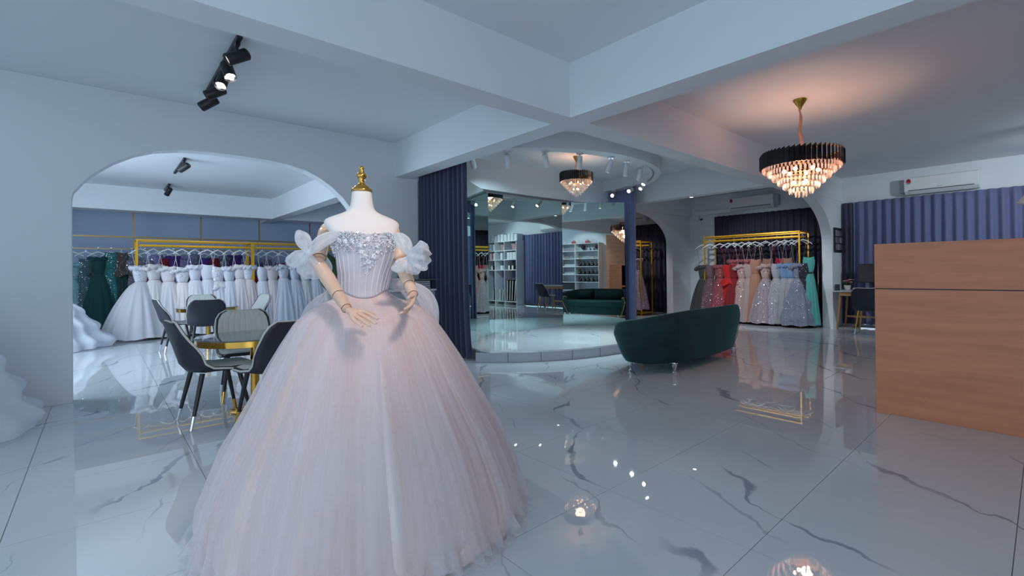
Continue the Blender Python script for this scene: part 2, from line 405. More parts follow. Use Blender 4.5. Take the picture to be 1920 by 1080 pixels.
struct(MB().box2((8.0, 6.66, 0), (8.15, 10.2, H)), 'wall_rear_side')
# ring soffit over the stage
CX, CY, RR = 5.65, 6.45, 2.30
def ringband(r0, r1, z0, z1, a0=-180, a1=0, n=72):
    mb = MB()
    pr = [(r0, z0), (r1, z0), (r1, z1), (r0, z1)]
    vs = []; fs = []
    for i in range(n+1):
        a = math.radians(a0+(a1-a0)*i/n)
        for r, z in pr: vs.append((CX+r*math.cos(a), CY-.012+r*math.sin(a), z))
    for i in range(n):
        for k in range(4):
            q = (k+1) % 4; fs.append((i*4+k, (i+1)*4+k, (i+1)*4+q, i*4+q))
    fs += [(0, 1, 2, 3), (n*4+3, n*4+2, n*4+1, n*4)]
    return mb.add(vs, fs)
struct(ringband(2.20, 2.30, 2.85, H), 'trim_2', smooth=True)
struct(ringband(2.02, 2.17, 2.868, H), 'trim_3', smooth=True)
struct(ringband(2.168, 2.202, 2.93, H), 'trim_4', GREYP, smooth=True)
# stage platform: slabs and curved riser stones
PX, PY, PR = 5.60, 6.72, 2.44
def stage_outline():
    pts = []
    for i in range(61):
        a = math.radians(-172+164*i/60); x, y = PX+PR*math.cos(a), PY+PR*math.sin(a)
        if x > 3.70 and y < YW: pts.append((x, y))
    return [(pts[0][0], YW+.1)] + pts + [(pts[-1][0], YW+.1)]
so = stage_outline()
plat = struct(MB().prism(so, 'z', 0.0, .128), 'floor_stage', GROUT)
def clip(poly, nx, ny, c):
    out = []
    for i in range(len(poly)):
        p, q = poly[i], poly[(i+1) % len(poly)]
        a, b = nx*p[0]+ny*p[1]-c, nx*q[0]+ny*q[1]-c
        if a <= 0: out.append(p)
        if a*b < 0:
            t = a/(a-b); out.append((p[0]+(q[0]-p[0])*t, p[1]+(q[1]-p[1])*t))
    return out
for x0, x1 in ((3.3, 4.98), (4.984, 6.60), (6.604, 8.3)):
    pp = clip(clip(so, -1, 0, -x0), 1, 0, x1)
    MB().prism([(PX+(x-PX)*1.008, PY+(y-PY)*1.008 if y < YW else y) for x, y in pp], 'z', .128, .148).build('slab', STAGE, plat)
for k in range(12):
    a0 = -144+124*k/12+.12; a1 = -144+124*(k+1)/12-.12; n = 8; vs = []; fs = []
    for i in range(n+1):
        a = math.radians(a0+(a1-a0)*i/n)
        for r, z in ((PR, .002), (PR+.012, .002), (PR+.012, .126), (PR, .126)): vs.append((PX+r*math.cos(a), PY+r*math.sin(a), z))
    for i in range(n):
        for q in range(4):
            r = (q+1) % 4; fs.append((i*4+q, (i+1)*4+q, (i+1)*4+r, i*4+r))
    fs += [(0, 1, 2, 3), (n*4+3, n*4+2, n*4+1, n*4)]
    MB().add(vs, fs).build('riser_stone', RISER, plat)

# ================================================================== MIRRORS
def mirror(p, q, label):
    p = Vector((*p, 0)); q = Vector((*q, 0)); d = q-p; L = d.length; a = math.atan2(d.y, d.x)
    t = thing('mirror', label, 'mirror', (p.x, p.y, .149), a, 'mirror panels on the round stage')
    MB().box2((0, .001, 0), (L, .006, 2.39)).build('glass', MIRROR, t)
    MB().box2((0, .007, 0), (L, .03, 2.39)).build('backing', GREYP, t)
mirror((4.72, 6.462), (6.468, 6.462), 'wide middle mirror panel on the stage, reflecting book shelves and a navy curtain')
mirror((6.472, 6.46), (6.472+.777*1.227, 6.46-.629*1.227), 'angled mirror panel on the stage reflecting the green sofa front')
mirror((4.716-.777*1.24, 6.46-.629*1.24), (4.716, 6.46), 'narrowest visible mirror panel, beside the long navy stage curtain, reflecting silvery gowns')

# ================================================================== CURTAINS
def curtain(name, label, path, z0, z1, mat, pitch=.11, amp=.035, nv=14, flare=0, pinch=True, group=None, seed=0, scallop=0):
    """pleated cloth hung along a plan path; folds are real waves in the mesh"""
    P = [Vector((*p, 0)) for p in path]; seg = [(P[i+1]-P[i]).length for i in range(len(P)-1)]; L = sum(seg)
    rnd = random.Random(seed); n = int(L/pitch*10)
    ph = [rnd.uniform(-.5, .5) for _ in range(int(L/pitch)+3)]; am = [rnd.uniform(.65, 1.25) for _ in range(int(L/pitch)+3)]
    def at(s):
        s = max(0, min(L, s))
        for i, q in enumerate(seg):
            if s <= q or i == len(seg)-1:
                d = (P[i+1]-P[i]).normalized(); return P[i]+d*s, Vector((-d.y, d.x, 0))
            s -= q
    def f(u, v):
        s = u*L; p, nrm = at(s); k = s/pitch; i = int(k)
        ps = ph[i]*(1-(k-i))+ph[i+1]*(k-i); a = am[i]*(1-(k-i))+am[i+1]*(k-i)
        g = (.55+.45*v) if pinch else 1
        off = amp*a*math.sin(2*PI*k+ps*v*1.6)*g + .012*math.sin(4*PI*k+ps)*v
        e = flare*v**6*(abs(2*u-1)**2)
        off += e*.4
        z = z1+(z0-z1)*v + (scallop*abs(math.sin(PI*k)) if v == 0 else 0)
        q = p+nrm*off + (P[-1]-P[0]).normalized()*(2*u-1)*flare*v**4*.3
        return (q.x, q.y, z)
    mb = MB().grid(f, n, nv)
    return tag(mb.build(name, mat, smooth='all', solid=.004), label, 'curtain', group)
arc = lambda a0, a1, r, n=12: [(CX+r*math.cos(math.radians(a0+(a1-a0)*i/n)), CY+r*math.sin(math.radians(a0+(a1-a0)*i/n))) for i in range(n+1)]
curtain('stage_curtain', 'long navy drape drawn beside the narrow mirror at the stage edge', [(3.40, 6.36), (3.44, 6.05), (3.51, 5.72), (3.60, 5.42)], .03, 2.84, NAVY, .085, .034, flare=.10, seed=3)
curtain('stage_curtain', 'slim blue drape hanging behind the sofa mirror at the far stage edge', arc(-26, -1.5, 2.13), .02, 2.84, NAVY2, .085, .034, flare=.08, seed=5)
curtain('window_curtain', 'wide pleated navy window curtain under the air conditioner behind the wooden counter', [(11.19, 2.715), (11.19, -2.35)], .05, 2.545, NAVY2, .15, .055, seed=8)
curtain('window_curtain', 'narrow dark navy curtain strip beside the desk flowers', [(11.2, 2.93), (11.2, 2.735)], .05, 2.545, NAVY, .09, .03, seed=9)
curtain('alcove_curtain', 'pleated black curtain behind the rack of coloured gowns', [(11.21, 5.76), (11.21, 3.2)], .04, 2.53, BLACKC, .145, .06, seed=11)
curtain('alcove_curtain', 'dark curtain behind the pink gowns in the small far arch', [(11.21, 10.1), (11.21, 6.75)], .04, 2.5, BLACKC, .145, .06, seed=12)

# ================================================================== CHANDELIERS
def chandelier(label, loc, s, big, band_top, band_bot, tip):
    t = thing('chandelier', label, 'chandelier', loc)
    zt, zb, ze = band_top-loc[2], band_bot-loc[2], tip-loc[2]
    MB().lathe([(.001, 0), (.075*s, -.002), (.07*s, -.015), (.045*s, -.05), (.02*s, -.085), (.012*s, -.11)], 20).build('canopy', GOLD, t, smooth=True)
    pts = [(.012*s*math.sin(q*1.9), .01*s*math.cos(q*1.3), -.10*s-(abs(zt)-.10*s)*q/10) for q in range(11)]
    MB().tube(pts, [.010*s]*2+[.017*s]*7+[.014*s]*2, 8).build('cord', pmat('cord_fabric', rgb(216, 150, 122), .7), t, smooth=True)
    R = .405*s
    MB().tube([(R*.93*math.cos(2*PI*i/40), R*.93*math.sin(2*PI*i/40), zt-.02) for i in range(40)], .006*s, 6, True).build('frame_ring', GOLD, t, smooth=True)
    fr = MB()
    for k in range(3):
        a = k*PI*2/3; fr.cyl((0, 0, zt+.02), (R*.93*math.cos(a), R*.93*math.sin(a), zt-.02), .004*s, None, 6)
    fr.cyl((0, 0, zt+.03), (0, 0, ze+.1*s), .008*s, None, 8)
    fr.build('frame', GOLD, t)
    n = 50; hh = zt-zb; q = .027*s; e = .005*s
    rod = MB().add([(-q, -e, -hh/2), (q, -e, -hh/2), (q, e, -hh/2), (-q, e, -hh/2), (-q, -e, hh/2-.035*s), (q, -e, hh/2), (q, e, hh/2), (-q, e, hh/2-.035*s)], [(0, 3, 2, 1), (4, 5, 6, 7), (0, 1, 5, 4), (1, 2, 6, 5), (2, 3, 7, 6), (3, 0, 4, 7)])
    ms = None
    for i in range(n):
        a = 2*PI*i/n
        if ms is None:
            o = rod.build('black_rod', BLACKROD, t, bevel=.002*s, bseg=1); ms = o.data
        else:
            o = bpy.data.objects.new('black_rod', ms); col.objects.link(o); o.parent = t
        o.location = (R*math.cos(a), R*math.sin(a), (zt+zb)/2); o.rotation_euler = (0, 0, a+PI/2+.5)
    cm = CRYS if big else CRYS2
    hgt = zb-ze
    tiers = [(.385, .00), (.335, .13), (.285, .28), (.23, .43), (.175, .58), (.115, .74), (.055, .86)]
    cl = .20*hgt if big else .20*hgt
    w = .013*s
    cry = MB().add([(0, 0, .5), (w/cl, 0, .32), (0, w/cl, .32), (-w/cl, 0, .32), (0, -w/cl, .32), (w*.8/cl, 0, -.3), (0, w*.8/cl, -.3), (-w*.8/cl, 0, -.3), (0, -w*.8/cl, -.3), (0, 0, -.5)],
                   [(0, 1, 2), (0, 2, 3), (0, 3, 4), (0, 4, 1), (1, 5, 6, 2), (2, 6, 7, 3), (3, 7, 8, 4), (4, 8, 5, 1), (9, 6, 5), (9, 7, 6), (9, 8, 7), (9, 5, 8)])
    ms = None
    for ti, (rr, dz) in enumerate(tiers):
        r = rr*s; m = max(7, int(2*PI*r/(.042*s)))
        for i in range(m):
            a = 2*PI*(i+.5*(ti % 2))/m
            if ms is None:
                o = cry.build('crystal', cm, t); ms = o.data
            else:
                o = bpy.data.objects.new('crystal', ms); col.objects.link(o); o.parent = t
            o.location = (r*math.cos(a), r*math.sin(a), zb+.02*s-dz*hgt-cl*.42); o.scale = (cl, cl, cl); o.rotation_euler = (0, 0, a)
        MB().tube([(r*math.cos(2*PI*i/28), r*math.sin(2*PI*i/28), zb+.03*s-dz*hgt) for i in range(28)], .003*s, 4, True).build('tier_ring', GOLD, t)
    for i in range(6):
        a = 2*PI*i/6; r = .17*s
        MB().sphere((r*math.cos(a), r*math.sin(a), zb-.10*hgt), .022*s, 10, 6).build('bulb', BULB if big else BULB2, t, smooth='all')
    for i in range(3):
        a = 2*PI*i/3; r = .07*s
        MB().sphere((r*math.cos(a), r*math.sin(a), zb-.48*hgt), .022*s, 10, 6).build('bulb', BULB if big else BULB2, t, smooth='all')
    return t
chandelier('large lit crystal chandelier with a black rod crown, hanging before the arch', (5.641, 1.871, H), 1.0, True, 2.50, 2.32, 1.985)
chandelier('smaller crystal chandelier with a black rod crown, hanging inside the ring over the stage', (5.624, 5.273, H), .65, False, 2.815, 2.66, 2.41)
point('chandelier_light', (5.641, 1.871, 2.36), 9, (1, .36, .27), .12)
point('chandelier_core_light', (5.641, 1.871, 2.17), 11, (1, .62, .38), .05)
point('small_chandelier_light', (5.624, 5.273, 2.74), 6, (1, .55, .33), .08)

# ================================================================== SPOT LAMPS
def aim_frame(d): return Vector(d).normalized().to_track_quat('Z', 'Y').to_matrix()
def ring_lamp(ang, target, lit, label):
    a = math.radians(ang); p = Vector((CX+2.075*math.cos(a), CY+2.075*math.sin(a), 2.868))
    t = thing('spot_lamp', label, 'spotlight', p, 0, 'white spot lamps around the ring')
    MB().lathe([(.05, 0), (.05, -.018), (.046, -.022)], 20).build('base', WHITEM, t, smooth=True)
    MB().cyl((0, 0, -.02), (0, 0, -.075), .009, None, 10).build('stem', CHROME, t, smooth=True)
    d = (Vector(target)-p).normalized(); R = aim_frame(d); c = Vector((0, 0, -.085))-d*.04
    MB().lathe([(.032, 0), (.038, .006), (.038, .185), (.034, .188), (.033, .182)], 20, c, R, cap=False).lathe([(.032, 0), (.0005, 0)], 20, c, R, cap=False).build('lamp_can', WHITEM, t, smooth=True)
    MB().lathe([(.0005, .180), (.033, .180)], 20, c, R, cap=False).build('lens', LEDC if lit else FACEGLOW, t)
    return p, d
RL = [(-154, (5.2, 6.9, 1.6), 0, 'white spot lamp half hidden behind the beam by the long navy drape'),
      (-139.8, (4.7, 5.6, 1.2), 0, 'white ring spot lamp above the narrow mirror, first full one from the beam'),
      (-125.3, (5.55, 5.35, 1.3), 0, 'white ring spot lamp tilted sideways beside the small chandelier cord'),
      (-111.3, (5.1, 5.0, .15), 0, 'white ring spot lamp hanging straight just past the small chandelier cord'),
      (-96.2, (5.0, 5.1, .6), 0, 'white ring spot lamp tilted to the chandelier, second past the cord'),
      (-86, (5.7, 4.9, .15), 0, 'white upright ring spot lamp, third past the small chandelier cord'),
      (-72.8, (6.1, 5.2, .15), 0, 'white ring spot lamp at the ring bend with unlit face'),
      (-57.8, (5.6, 4.9, 1.0), 1, 'lit ring spot lamp just past the ring bend, uppermost of the lit ones'),
      (-41.8, (5.2, 5.0, .9), 1, 'lit ring spot lamp below the ring bend, second of the lit ones'),
      (-24.7, (4.2, 4.9, 1.7), 1, 'lit ring spot lamp in front of the far stage drape top'),
      (-8, (3.4, 4.3, 1.3), 1, 'brightest ring spot lamp, lowest in line above the sofa mirror')]
for k, (a, tg, lit, lb) in enumerate(RL):
    p, d = ring_lamp(a, tg, lit, lb)
    spot('ring_lamp_beam', p+Vector((0, 0, -.09))+d*.16, tg, 46 if not lit else 58, (.62, .88, 1), 1.25, .6, .025)

def track(label, x, y0, y1, heads, rail=True):
    t = thing('track_light', label, 'track light', (x, (y0+y1)/2, H), 0, 'black ceiling track lights')
    L = y1-y0
    MB().box((0, 0, -.017), (.036, L, .034)).build('rail', BLACK, t, bevel=.002)
    for (y, d, lit) in heads:
        yl = y-(y0+y1)/2; p = Vector((0, yl, -.034))
        MB().box((0, yl, -.045), (.03, .09, .026)).cyl(p, p+Vector((0, 0, -.09)), .011, None, 10).build('bracket', BLACK, t)
        d = Vector(d).normalized(); R = aim_frame(d); c = p+Vector((0, 0, -.105))-d*.09
        h = MB().lathe([(.035, 0), (.046, .01), (.047, .17), (.043, .175), (.041, .15)], 24, c, R, cap=False).lathe([(.035, 0), (.0005, 0)], 24, c, R, cap=False).build('lamp_head', BLACK, t, smooth=True)
        lo = MB().lathe([(.0005, .156), (.041, .156)], 24, c, R, cap=False).build('reflector', FACEGLOW if not lit else WHITEM, h)
        if lit:
            mb = MB()
            for k in range(4):
                a = PI/4+k*PI/2; mb.lathe([(.0005, .158), (.0165, .158)], 14, c+R@Vector((.0235*math.cos(a), .0235*math.sin(a), 0)), R, cap=False)
            mb.build('led_cluster', LEDC, h)
    return t
track('black ceiling track with five spot heads, two of them shining', .80, 4.30, 5.90,
      [(4.42, (-.8, .02, -.5), 0), (4.78, (.08, -.55, -.8), 1), (5.05, (-.25, -.50, -.8), 1), (5.42, (-.8, .05, -.55), 0), (5.80, (-.75, .15, -.6), 0)])
track('short black track with one dark spot head seen through the big arch', .98, 9.38, 10.8, [(9.5, (-.6, .55, -.5), 0)])
track('farthest black track light, a speck at the beam beyond the big arch', 1.02, 12.2, 13.1, [(12.4, (-.3, .5, -.7), 0)])
def downlight(label, p):
    t = thing('downlight', label, 'ceiling light', p, 0, 'small downlights on the beams')
    MB().lathe([(.045, 0), (.045, -.012), (.034, -.014)], 20, cap=False).build('collar', WHITEM, t, smooth=True); MB().lathe([(.0005, -.010), (.034, -.010)], 20, cap=False).build('lens', LEDC, t)
    return t
downlight('small lit downlight under the beam before the coloured gown rack', (8.10, 4.62, SOF))
spot('alcove_downlight', (8.10, 4.62, SOF-.03), (10.6, 4.5, .8), 150, (.86, .94, 1), 1.3)
downlight('small added downlight on the ceiling of the far arch room', (9.6, 8.0, H))
spot('far_arch_fill', (9.6, 8.0, H-.03), (10.5, 7.9, .5), 90, (1, .96, .95), 1.5)  # added beam brightening the gowns in the far arch room
track('black ceiling track over the accessory shelf, seen only in the mirrors', 1.6, -1.9, -.5, [(-1.7, (.1, -.6, -.7), 1), (-1.2, (.2, -.6, -.7), 1), (-.7, (-.3, -.6, -.7), 0)])
spot('shelf_track_beam', (1.6, -1.5, 2.85), (1.6, -2.9, 1.4), 60, (.86, .94, 1), 1.7)
point('right_back_fill', (8.86, -.65, 2.80), 12, (.78, .88, 1), .03)  # added point fill for the dim right side and back
track('black ceiling track by the book shelf, seen only in the mirrors', 8.9, -1.6, -.2, [(-1.4, (.7, 0, -.6), 1), (-.9, (.7, .1, -.6), 1), (-.4, (.6, .3, -.6), 0)])
spot('book_track_beam', (8.9, -.9, 2.85), (11.1, .4, 1.2), 170, (.80, .94, 1), 1.9)
spot('track_beam', (.80, 4.75, 2.85), (.95, 2.9, 1.0), 45, (.95, .97, 1), .9)
spot('track_beam', (.80, 5.02, 2.85), (.5, 3.6, 0), 22, (.95, .97, 1), .9)
spot('far_track_beam', (1.0, 10.2, 2.85), (1.75, 12.1, 1.0), 60, (1, .98, 1), .75)
track('added unseen ceiling track by the entrance, above and before the mannequin', 1.0, -.3, .9, [(.4, (0, .75, -.6), 1), (-.1, (-.5, .5, -.6), 0), (.8, (.5, .5, -.6), 0)])
spot('mannequin_fill_beam', (1.0, .60, 2.78), (.95, 2.30, 1.40), 100, (1, .84, .74), .88, 1.0, .16)  # added spot to brighten the mannequin; the track above is added too

# ================================================================== COUNTER, WARDROBE, SHELVES BEHIND THE CAMERA (seen in the mirrors)
t = thing('reception_counter', 'tall orange wood reception counter with one dark horizontal groove', 'counter', (4.654, .985, 0), 0)
MB().box2((.0, -2.6, .0), (.03, 0, 1.022)).build('lower_panel', WOOD, t, bevel=.002)
MB().box2((.0, -2.6, 1.030), (.03, 0, 1.394)).build('upper_panel', WOOD, t, bevel=.002)
MB().box2((.006, -2.6, .0), (.03, -.001, 1.39)).build('core', DARKP, t)
MB().box2((.03, -.02, 0), (.42, -.0005, 1.394)).build('end_panel', WOOD, t, bevel=.002)
MB().box2((.03, -2.6, 1.37), (.42, -.02, 1.394)).build('top', WOOD, t)
MB().box2((.03, -2.6, .70), (.80, -.02, .73)).build('worktop', WOOD, t)
t = thing('wardrobe', 'full height orange wood wardrobe on the back wall, seen in the sofa mirror', 'wardrobe', (2.72, -3.0, 0), 0)
MB().box2((0, .01, 0), (1.7, .46, H-.002)).build('body', WOOD, t)
for i in range(2):
    d = MB().box2((.003+i*.85, .46, .03), (.847+i*.85, .482, 2.655)).build('door', WOOD, t, bevel=.002)
    MB().box2((.80+i*.09, .482, 1.0), (.815+i*.09, .51, 1.3)).build('handle', BLACK, d)
    MB().box2((.003+i*.85, .46, 2.665), (.847+i*.85, .482, H-.004)).build('upper_door', WOOD, t, bevel=.002)

def box_unit(t, x0, x1, dep, z0, z1, cols, rows, mat):
    MB().box2((x0, 0, z0), (x1, .015, z1)).build('back_panel', GREYP, t)
    for x in [x0]+cols+[x1]: MB().box2((x-.012, 0, z0), (x+.012, dep, z1)).build('upright', mat, t)
    for z in rows: MB().box2((x0, .015, z-.012), (x1, dep-.004, z+.012)).build('shelf', mat, t)
t = thing('accessory_shelf', 'white wall shelf of necklaces and tiaras, seen in the sofa mirror', 'shelf', (0, -3.0, 0), 0)
SR = [.05, .42, .75, 1.06, 1.39, 1.72, 2.04, 2.35]
box_unit(t, .42, 2.28, .32, 0, 2.362, [1.17], SR, SHELFW)
def necklace_bust(x, z, lab):
    t = thing('necklace_bust', lab, 'display bust', (x, -2.84, z), 0, 'black necklace busts')
    MB().lathe([(.05, 0), (.055, .01), (.075, .05), (.07, .11), (.03, .15), (.026, .2), (.028, .205)], 14).build('bust', BLACKROD, t, smooth=True)
    MB().tube([(.05*math.sin(a), .076*math.cos(a*.2), .13-.06*math.cos(a)-.0) for a in [q*PI/8-PI*.75 for q in range(13)]], .005, 5).build('necklace', CHROME, t)
for r, z in enumerate((1.39, 1.06, .75)):
    for k in range(5):
        necklace_bust(1.32+.2*k, z+.013, f'black necklace bust, {ORD[k]} from the upright on the {("highest","middle","lowest")[r]} necklace row')
def tiara(x, z, mat, lab, r=.075):
    t = thing('tiara', lab, 'tiara', (x, -2.83, z), 0, 'tiaras on the white shelf')
    pts = [(r*math.cos(a), r*math.sin(a), .01) for a in [PI*q/12*1.2-.3 for q in range(13)]]
    MB().tube(pts, .006, 5).build('band', mat, t)
    mb = MB()
    for k in range(9):
        a = PI*k/8; h = .05+.05*math.sin(PI*k/8); mb.cyl((r*math.cos(a), r*math.sin(a), .01), (r*math.cos(a)*1.05, r*math.sin(a)*1.05, h), .006, .001, 5)
        mb.sphere((r*math.cos(a)*1.05, r*math.sin(a)*1.05, h), .012, 6, 4)
    mb.build('spikes', mat, t)
ROSE = pmat('rose_metal', rgb(205, 110, 120), .3, .6); REDM = pmat('red_satin', rgb(190, 50, 50), .4)
for k, (x, z, m, lb) in enumerate([(1.35, 1.733, GOLD, 'gold tiara at the upright end of the tiara row'), (1.72, 1.733, CHROME, 'silver tiara in the middle of the tiara row'), (2.08, 1.733, GOLD, 'gold tiara at the wall end of the tiara row'),
                                   (.72, 1.733, GOLD, 'gold tiara in the narrow shelf column, outer one'), (.98, 1.733, CHROME, 'silver tiara in the narrow shelf column, inner one'),
                                   (.95, 2.053, ROSE, 'pink tiara in the narrow column under the shelf top'), (.62, 2.363, CHROME, 'silver tiara on top of the narrow shelf column'),
                                   (1.42, 2.363, CHROME, 'silver tiara on the shelf top beside the red headdress'), (2.05, 2.363, CHROME, 'large silver tiara at the wall end of the shelf top')]):
    tiara(x, z, m, lb, .1 if z > 2 else .075)
def headdress(x, z, mat, lab):
    t = thing('headdress', lab, 'headdress', (x, -2.84, z), 0, 'headdresses on the shelf top')
    MB().sphere((0, 0, .06), .1, 12, 8, (1, .7, .75)).build('cap', mat, t, smooth=True)
    mb = MB()
    for k in range(7): mb.sphere((-.09+.03*k, .06, .06+.05*math.sin(k*.52)), .022, 6, 4)
    mb.build('beads', CHROME, t)
headdress(1.02, 2.363, REDM, 'red beaded headdress over the shelf upright'); headdress(1.68, 2.363, REDM, 'red beaded headdress in the middle of the shelf top')
def wig(x, z, lab):
    t = thing('wig_head', lab, 'wig', (x, -2.84, z), 0, 'dark wigs on the shelf')
    MB().lathe([(.05, 0), (.05, .02), (.03, .05), (.03, .07)], 12).build('stand', CHROME, t)
    MB().sphere((0, 0, .15), .1, 12, 8, (.95, 1, .95)).build('hair', BLACKROD, t, smooth=True)
wig(1.48, 2.053, 'dark wig head on the upper shelf nearer the upright'); wig(2.12, 2.053, 'dark wig head on the upper shelf at the wall end')
for x, lb in ((1.75, 'small dark framed card between the wigs, nearer the upright'), (1.92, 'small dark framed card between the wigs, nearer the wall')):
    t = thing('framed_card', lb, 'frame', (x, -2.85, 2.053), 0, 'framed cards between the wigs')
    MB().box((0, 0, .07), (.11, .015, .14)).build('frame', BLACK, t); MB().box((0, .009, .07), (.085, .004, .11)).build('card', GREYP, t)
for k, (z, lb) in enumerate(((1.402, 'white earring tray on the narrow column, upper of two'), (1.072, 'white earring tray on the narrow column, lower of two'))):
    t = thing('earring_tray', lb, 'tray', (.8, -2.83, z), 0, 'earring trays')
    MB().box((0, 0, .015), (.55, .2, .03)).box((0, -.06, .06), (.55, .02, .09)).build('tray', SHELFW, t)
    mb = MB()
    for q in range(6): mb.sphere((-.22+.09*q, -.045, .06), .012, 6, 4)
    mb.build('earrings', CHROME, t)
t = thing('dark_box', 'dark storage box on the bottom of the narrow shelf column', 'box', (.8, -2.83, .433), 0)
MB().box((0, 0, .12), (.6, .24, .24)).build('body', BLACK, t); MB().box((0, 0, .25), (.62, .26, .02)).build('lid', DARKP, t)

# book shelf at the window wall (seen in the wide mirror)
t = thing('book_shelf', 'white shelf of albums and boxes beside the window, seen in the wide mirror', 'shelf', (11.25, -.23, 0), PI/2)
# local: +Y is into the room (-X world), +X is world +Y
bx = [-.70, -1.27]
box_unit(t, -1.85, 0, .43, 0, 2.35, bx, [.12, 1.28, 1.66, 2.0, 2.34], SHELFW)
def shelf_pt(lx, ly, z): return (11.25-ly, -.23+lx, z)
cols3 = [(-.02, -.68), (-.72, -1.25), (-1.29, -1.83)]
PINK = pmat('pink_board', rgb(226, 110, 130), .6); MINT = pmat('mint_board', rgb(150, 214, 190), .6); WHB = pmat('white_board', rgb(216, 220, 226), .6); BRWN = pmat('brown_card', rgb(116, 84, 62), .7)
def block(nm, lab, cat, lx, z, w, d, h, mat, grp, tilt=0, edge=SHELFW):
    t = thing(nm, lab, cat, shelf_pt(lx, .22, z), PI/2, grp)
    MB().box((0, 0, h/2), (w, d, h), 0, ('Y', tilt) if tilt else None).build('cover', mat, t, bevel=.003, bseg=1)
    MB().box((0, .012, h/2), (w*.6, d, h*.9), 0, ('Y', tilt) if tilt else None).build('pages', edge, t)
for k in range(9):
    block('ring_binder', f'white binder on top of the book shelf, {ORD[k]} from the window curtain', 'binder', -.10-.2*k, 2.353, .17, .28, .27 if k % 3 else .24, WHB, 'white binders on the shelf top')
def easel_frame(lx, z, w, h, lab):
    t = thing('framed_photo', lab, 'photo', shelf_pt(lx, .26, z), PI/2, 'photo frames on the book shelf')
    R = ('X', -.25)
    MB().box((0, 0, h/2), (w, .02, h), 0, R).build('frame', BLACK, t); MB().box((0, .014, h/2), (w*.82, .008, h*.84), 0, R).build('photo', pmat('photo_print', rgb(190, 150, 150), .4), t)
easel_frame(-.32, 2.013, .26, .26, 'dark photo frame on the upper book shelf, nearer the curtain'); easel_frame(-1.0, 2.013, .2, .26, 'narrow dark photo frame on the upper book shelf, middle compartment')
for lx, z, m, lb in ((-.2, 1.673, WHB, 'white album standing in the second row by the curtain'), (-.38, 1.673, WHB, 'white album in the second row, middle of three'), (-.55, 1.673, WHB, 'white album in the second row beside the upright'),
                     (-1.4, 1.673, MINT, 'mint green album box in the far compartment'), (-1.62, 1.673, PINK, 'pink album box in the far compartment'), (-1.42, 2.013, WHB, 'white album in the far upper compartment, inner one'), (-1.64, 2.013, WHB, 'white album in the far upper compartment, outer one'),
                     (-.95, 1.673, GREYP, 'grey album in the second row middle compartment'), (-.95, 1.293, WHB, 'low white box in the third row middle compartment'),
                     (-.3, 1.293, BLACK, 'black album in the third row by the curtain'), (-.5, 1.293, BLACK, 'black box in the third row beside the upright'), (-1.55, 1.293, BLACK, 'stack-like black album in the third row far compartment')):
    block('album', lb, 'album', lx, z, .16, .26, .16 if z == 1.293 else .26, m, 'albums on the book shelf')
for k, (lx, m, ti) in enumerate(((-.14, BRWN, .10), (-.30, DARKP, .08), (-.44, BRWN, .06), (-.58, DARKP, .03), (-.85, BRWN, .1), (-1.05, WHB, .02), (-1.45, DARKP, .0))):
    block('art_board', f'tall board leaning in the bottom of the book shelf, {ORD[k]} from the curtain', 'board', lx, .14, .05, .3, .78 if k < 4 else .42, m, 'boards in the shelf bottom', ti)

# ================================================================== DESK CORNER
t = thing('desk', 'wooden desk with slanting oak legs under the window curtain', 'desk', (10.70, 2.3, 0), 0)
MB().box2((-.30, -.9, .735), (.38, .60, .76)).build('desk_top', GREYP, t, bevel=.004)
for x, y in ((-.25, .52), (.3, .52), (-.25, -.82), (.3, -.82)):
    MB().tube([(x, y*1.04, .0), (x*.9, y*.93, .735)], [.016, .022], 8).build('leg', DESKW, t)
MB().box2((-.27, -.8, .66), (-.24, .5, .735)).build('apron', DESKW, t)
MB().box2((.29, -.8, .2), (.31, .52, .24)).build('rail', DESKW, t)
t = thing('monitor', 'black computer monitor on the desk behind the navy chair', 'monitor', (10.95, 2.28, .761), PI/2)
MB().box((0, 0, .01), (.24, .2, .02)).build('foot', BLACK, t); MB().box((0, -.02, .12), (.05, .03, .22)).build('neck', BLACK, t)
MB().box((0, 0, .33), (.62, .035, .37)).build('screen_housing', BLACK, t, bevel=.005); MB().box((0, .019, .335), (.59, .004, .33)).build('screen', DARKP, t)
t = thing('flower_pot', 'small pot of pink flowers on the desk', 'flower pot', (10.62, 2.70, .761))
MB().lathe([(.04, 0), (.055, .03), (.06, .10), (.054, .10), (.05, .02)], 16).build('pot', POT, t, smooth=True)
fl_m = [pmat('petal_pink', rgb(232, 92, 120), .6), pmat('petal_peach', rgb(240, 186, 160), .6)]
for k in range(9):
    a = k*2.4; r = .03+.05*(k % 3)/2; mb = MB(); c = (r*math.cos(a), r*math.sin(a), .16+.05*((k*7) % 5)/4)
    for q in range(5): mb.sphere((c[0]+.016*math.cos(q*1.257), c[1]+.016*math.sin(q*1.257), c[2]), .015, 6, 4, (1, 1, .5))
    b = mb.build('blossom', fl_m[k % 2], t, smooth='all')
    MB().cyl((0, 0, .09), c, .003, None, 5).build('stem', LEAF, t)
for k in range(5):
    a = k*1.3+.4; mb = MB().tube([(0, 0, .09), (.05*math.cos(a), .05*math.sin(a), .15), (.1*math.cos(a), .1*math.sin(a), .13)], [.004, .016, .002], 5); mb.build('leaf', LEAF, t)
t = thing('speaker_box', 'little dark box beside the desk flowers', 'box', (10.5, 2.84, .761))
MB().box((0, 0, .06), (.07, .07, .12)).build('body', DARKP, t, bevel=.004); MB().lathe([(.02, 0), (.022, .004)], 14, (-.036, 0, .07), Matrix.Rotation(-PI/2, 3, 'Y')).build('front', BLACK, t)
t = thing('paper_tray', 'cream paper tray on the desk beside the monitor', 'tray', (10.66, 2.49, .761))
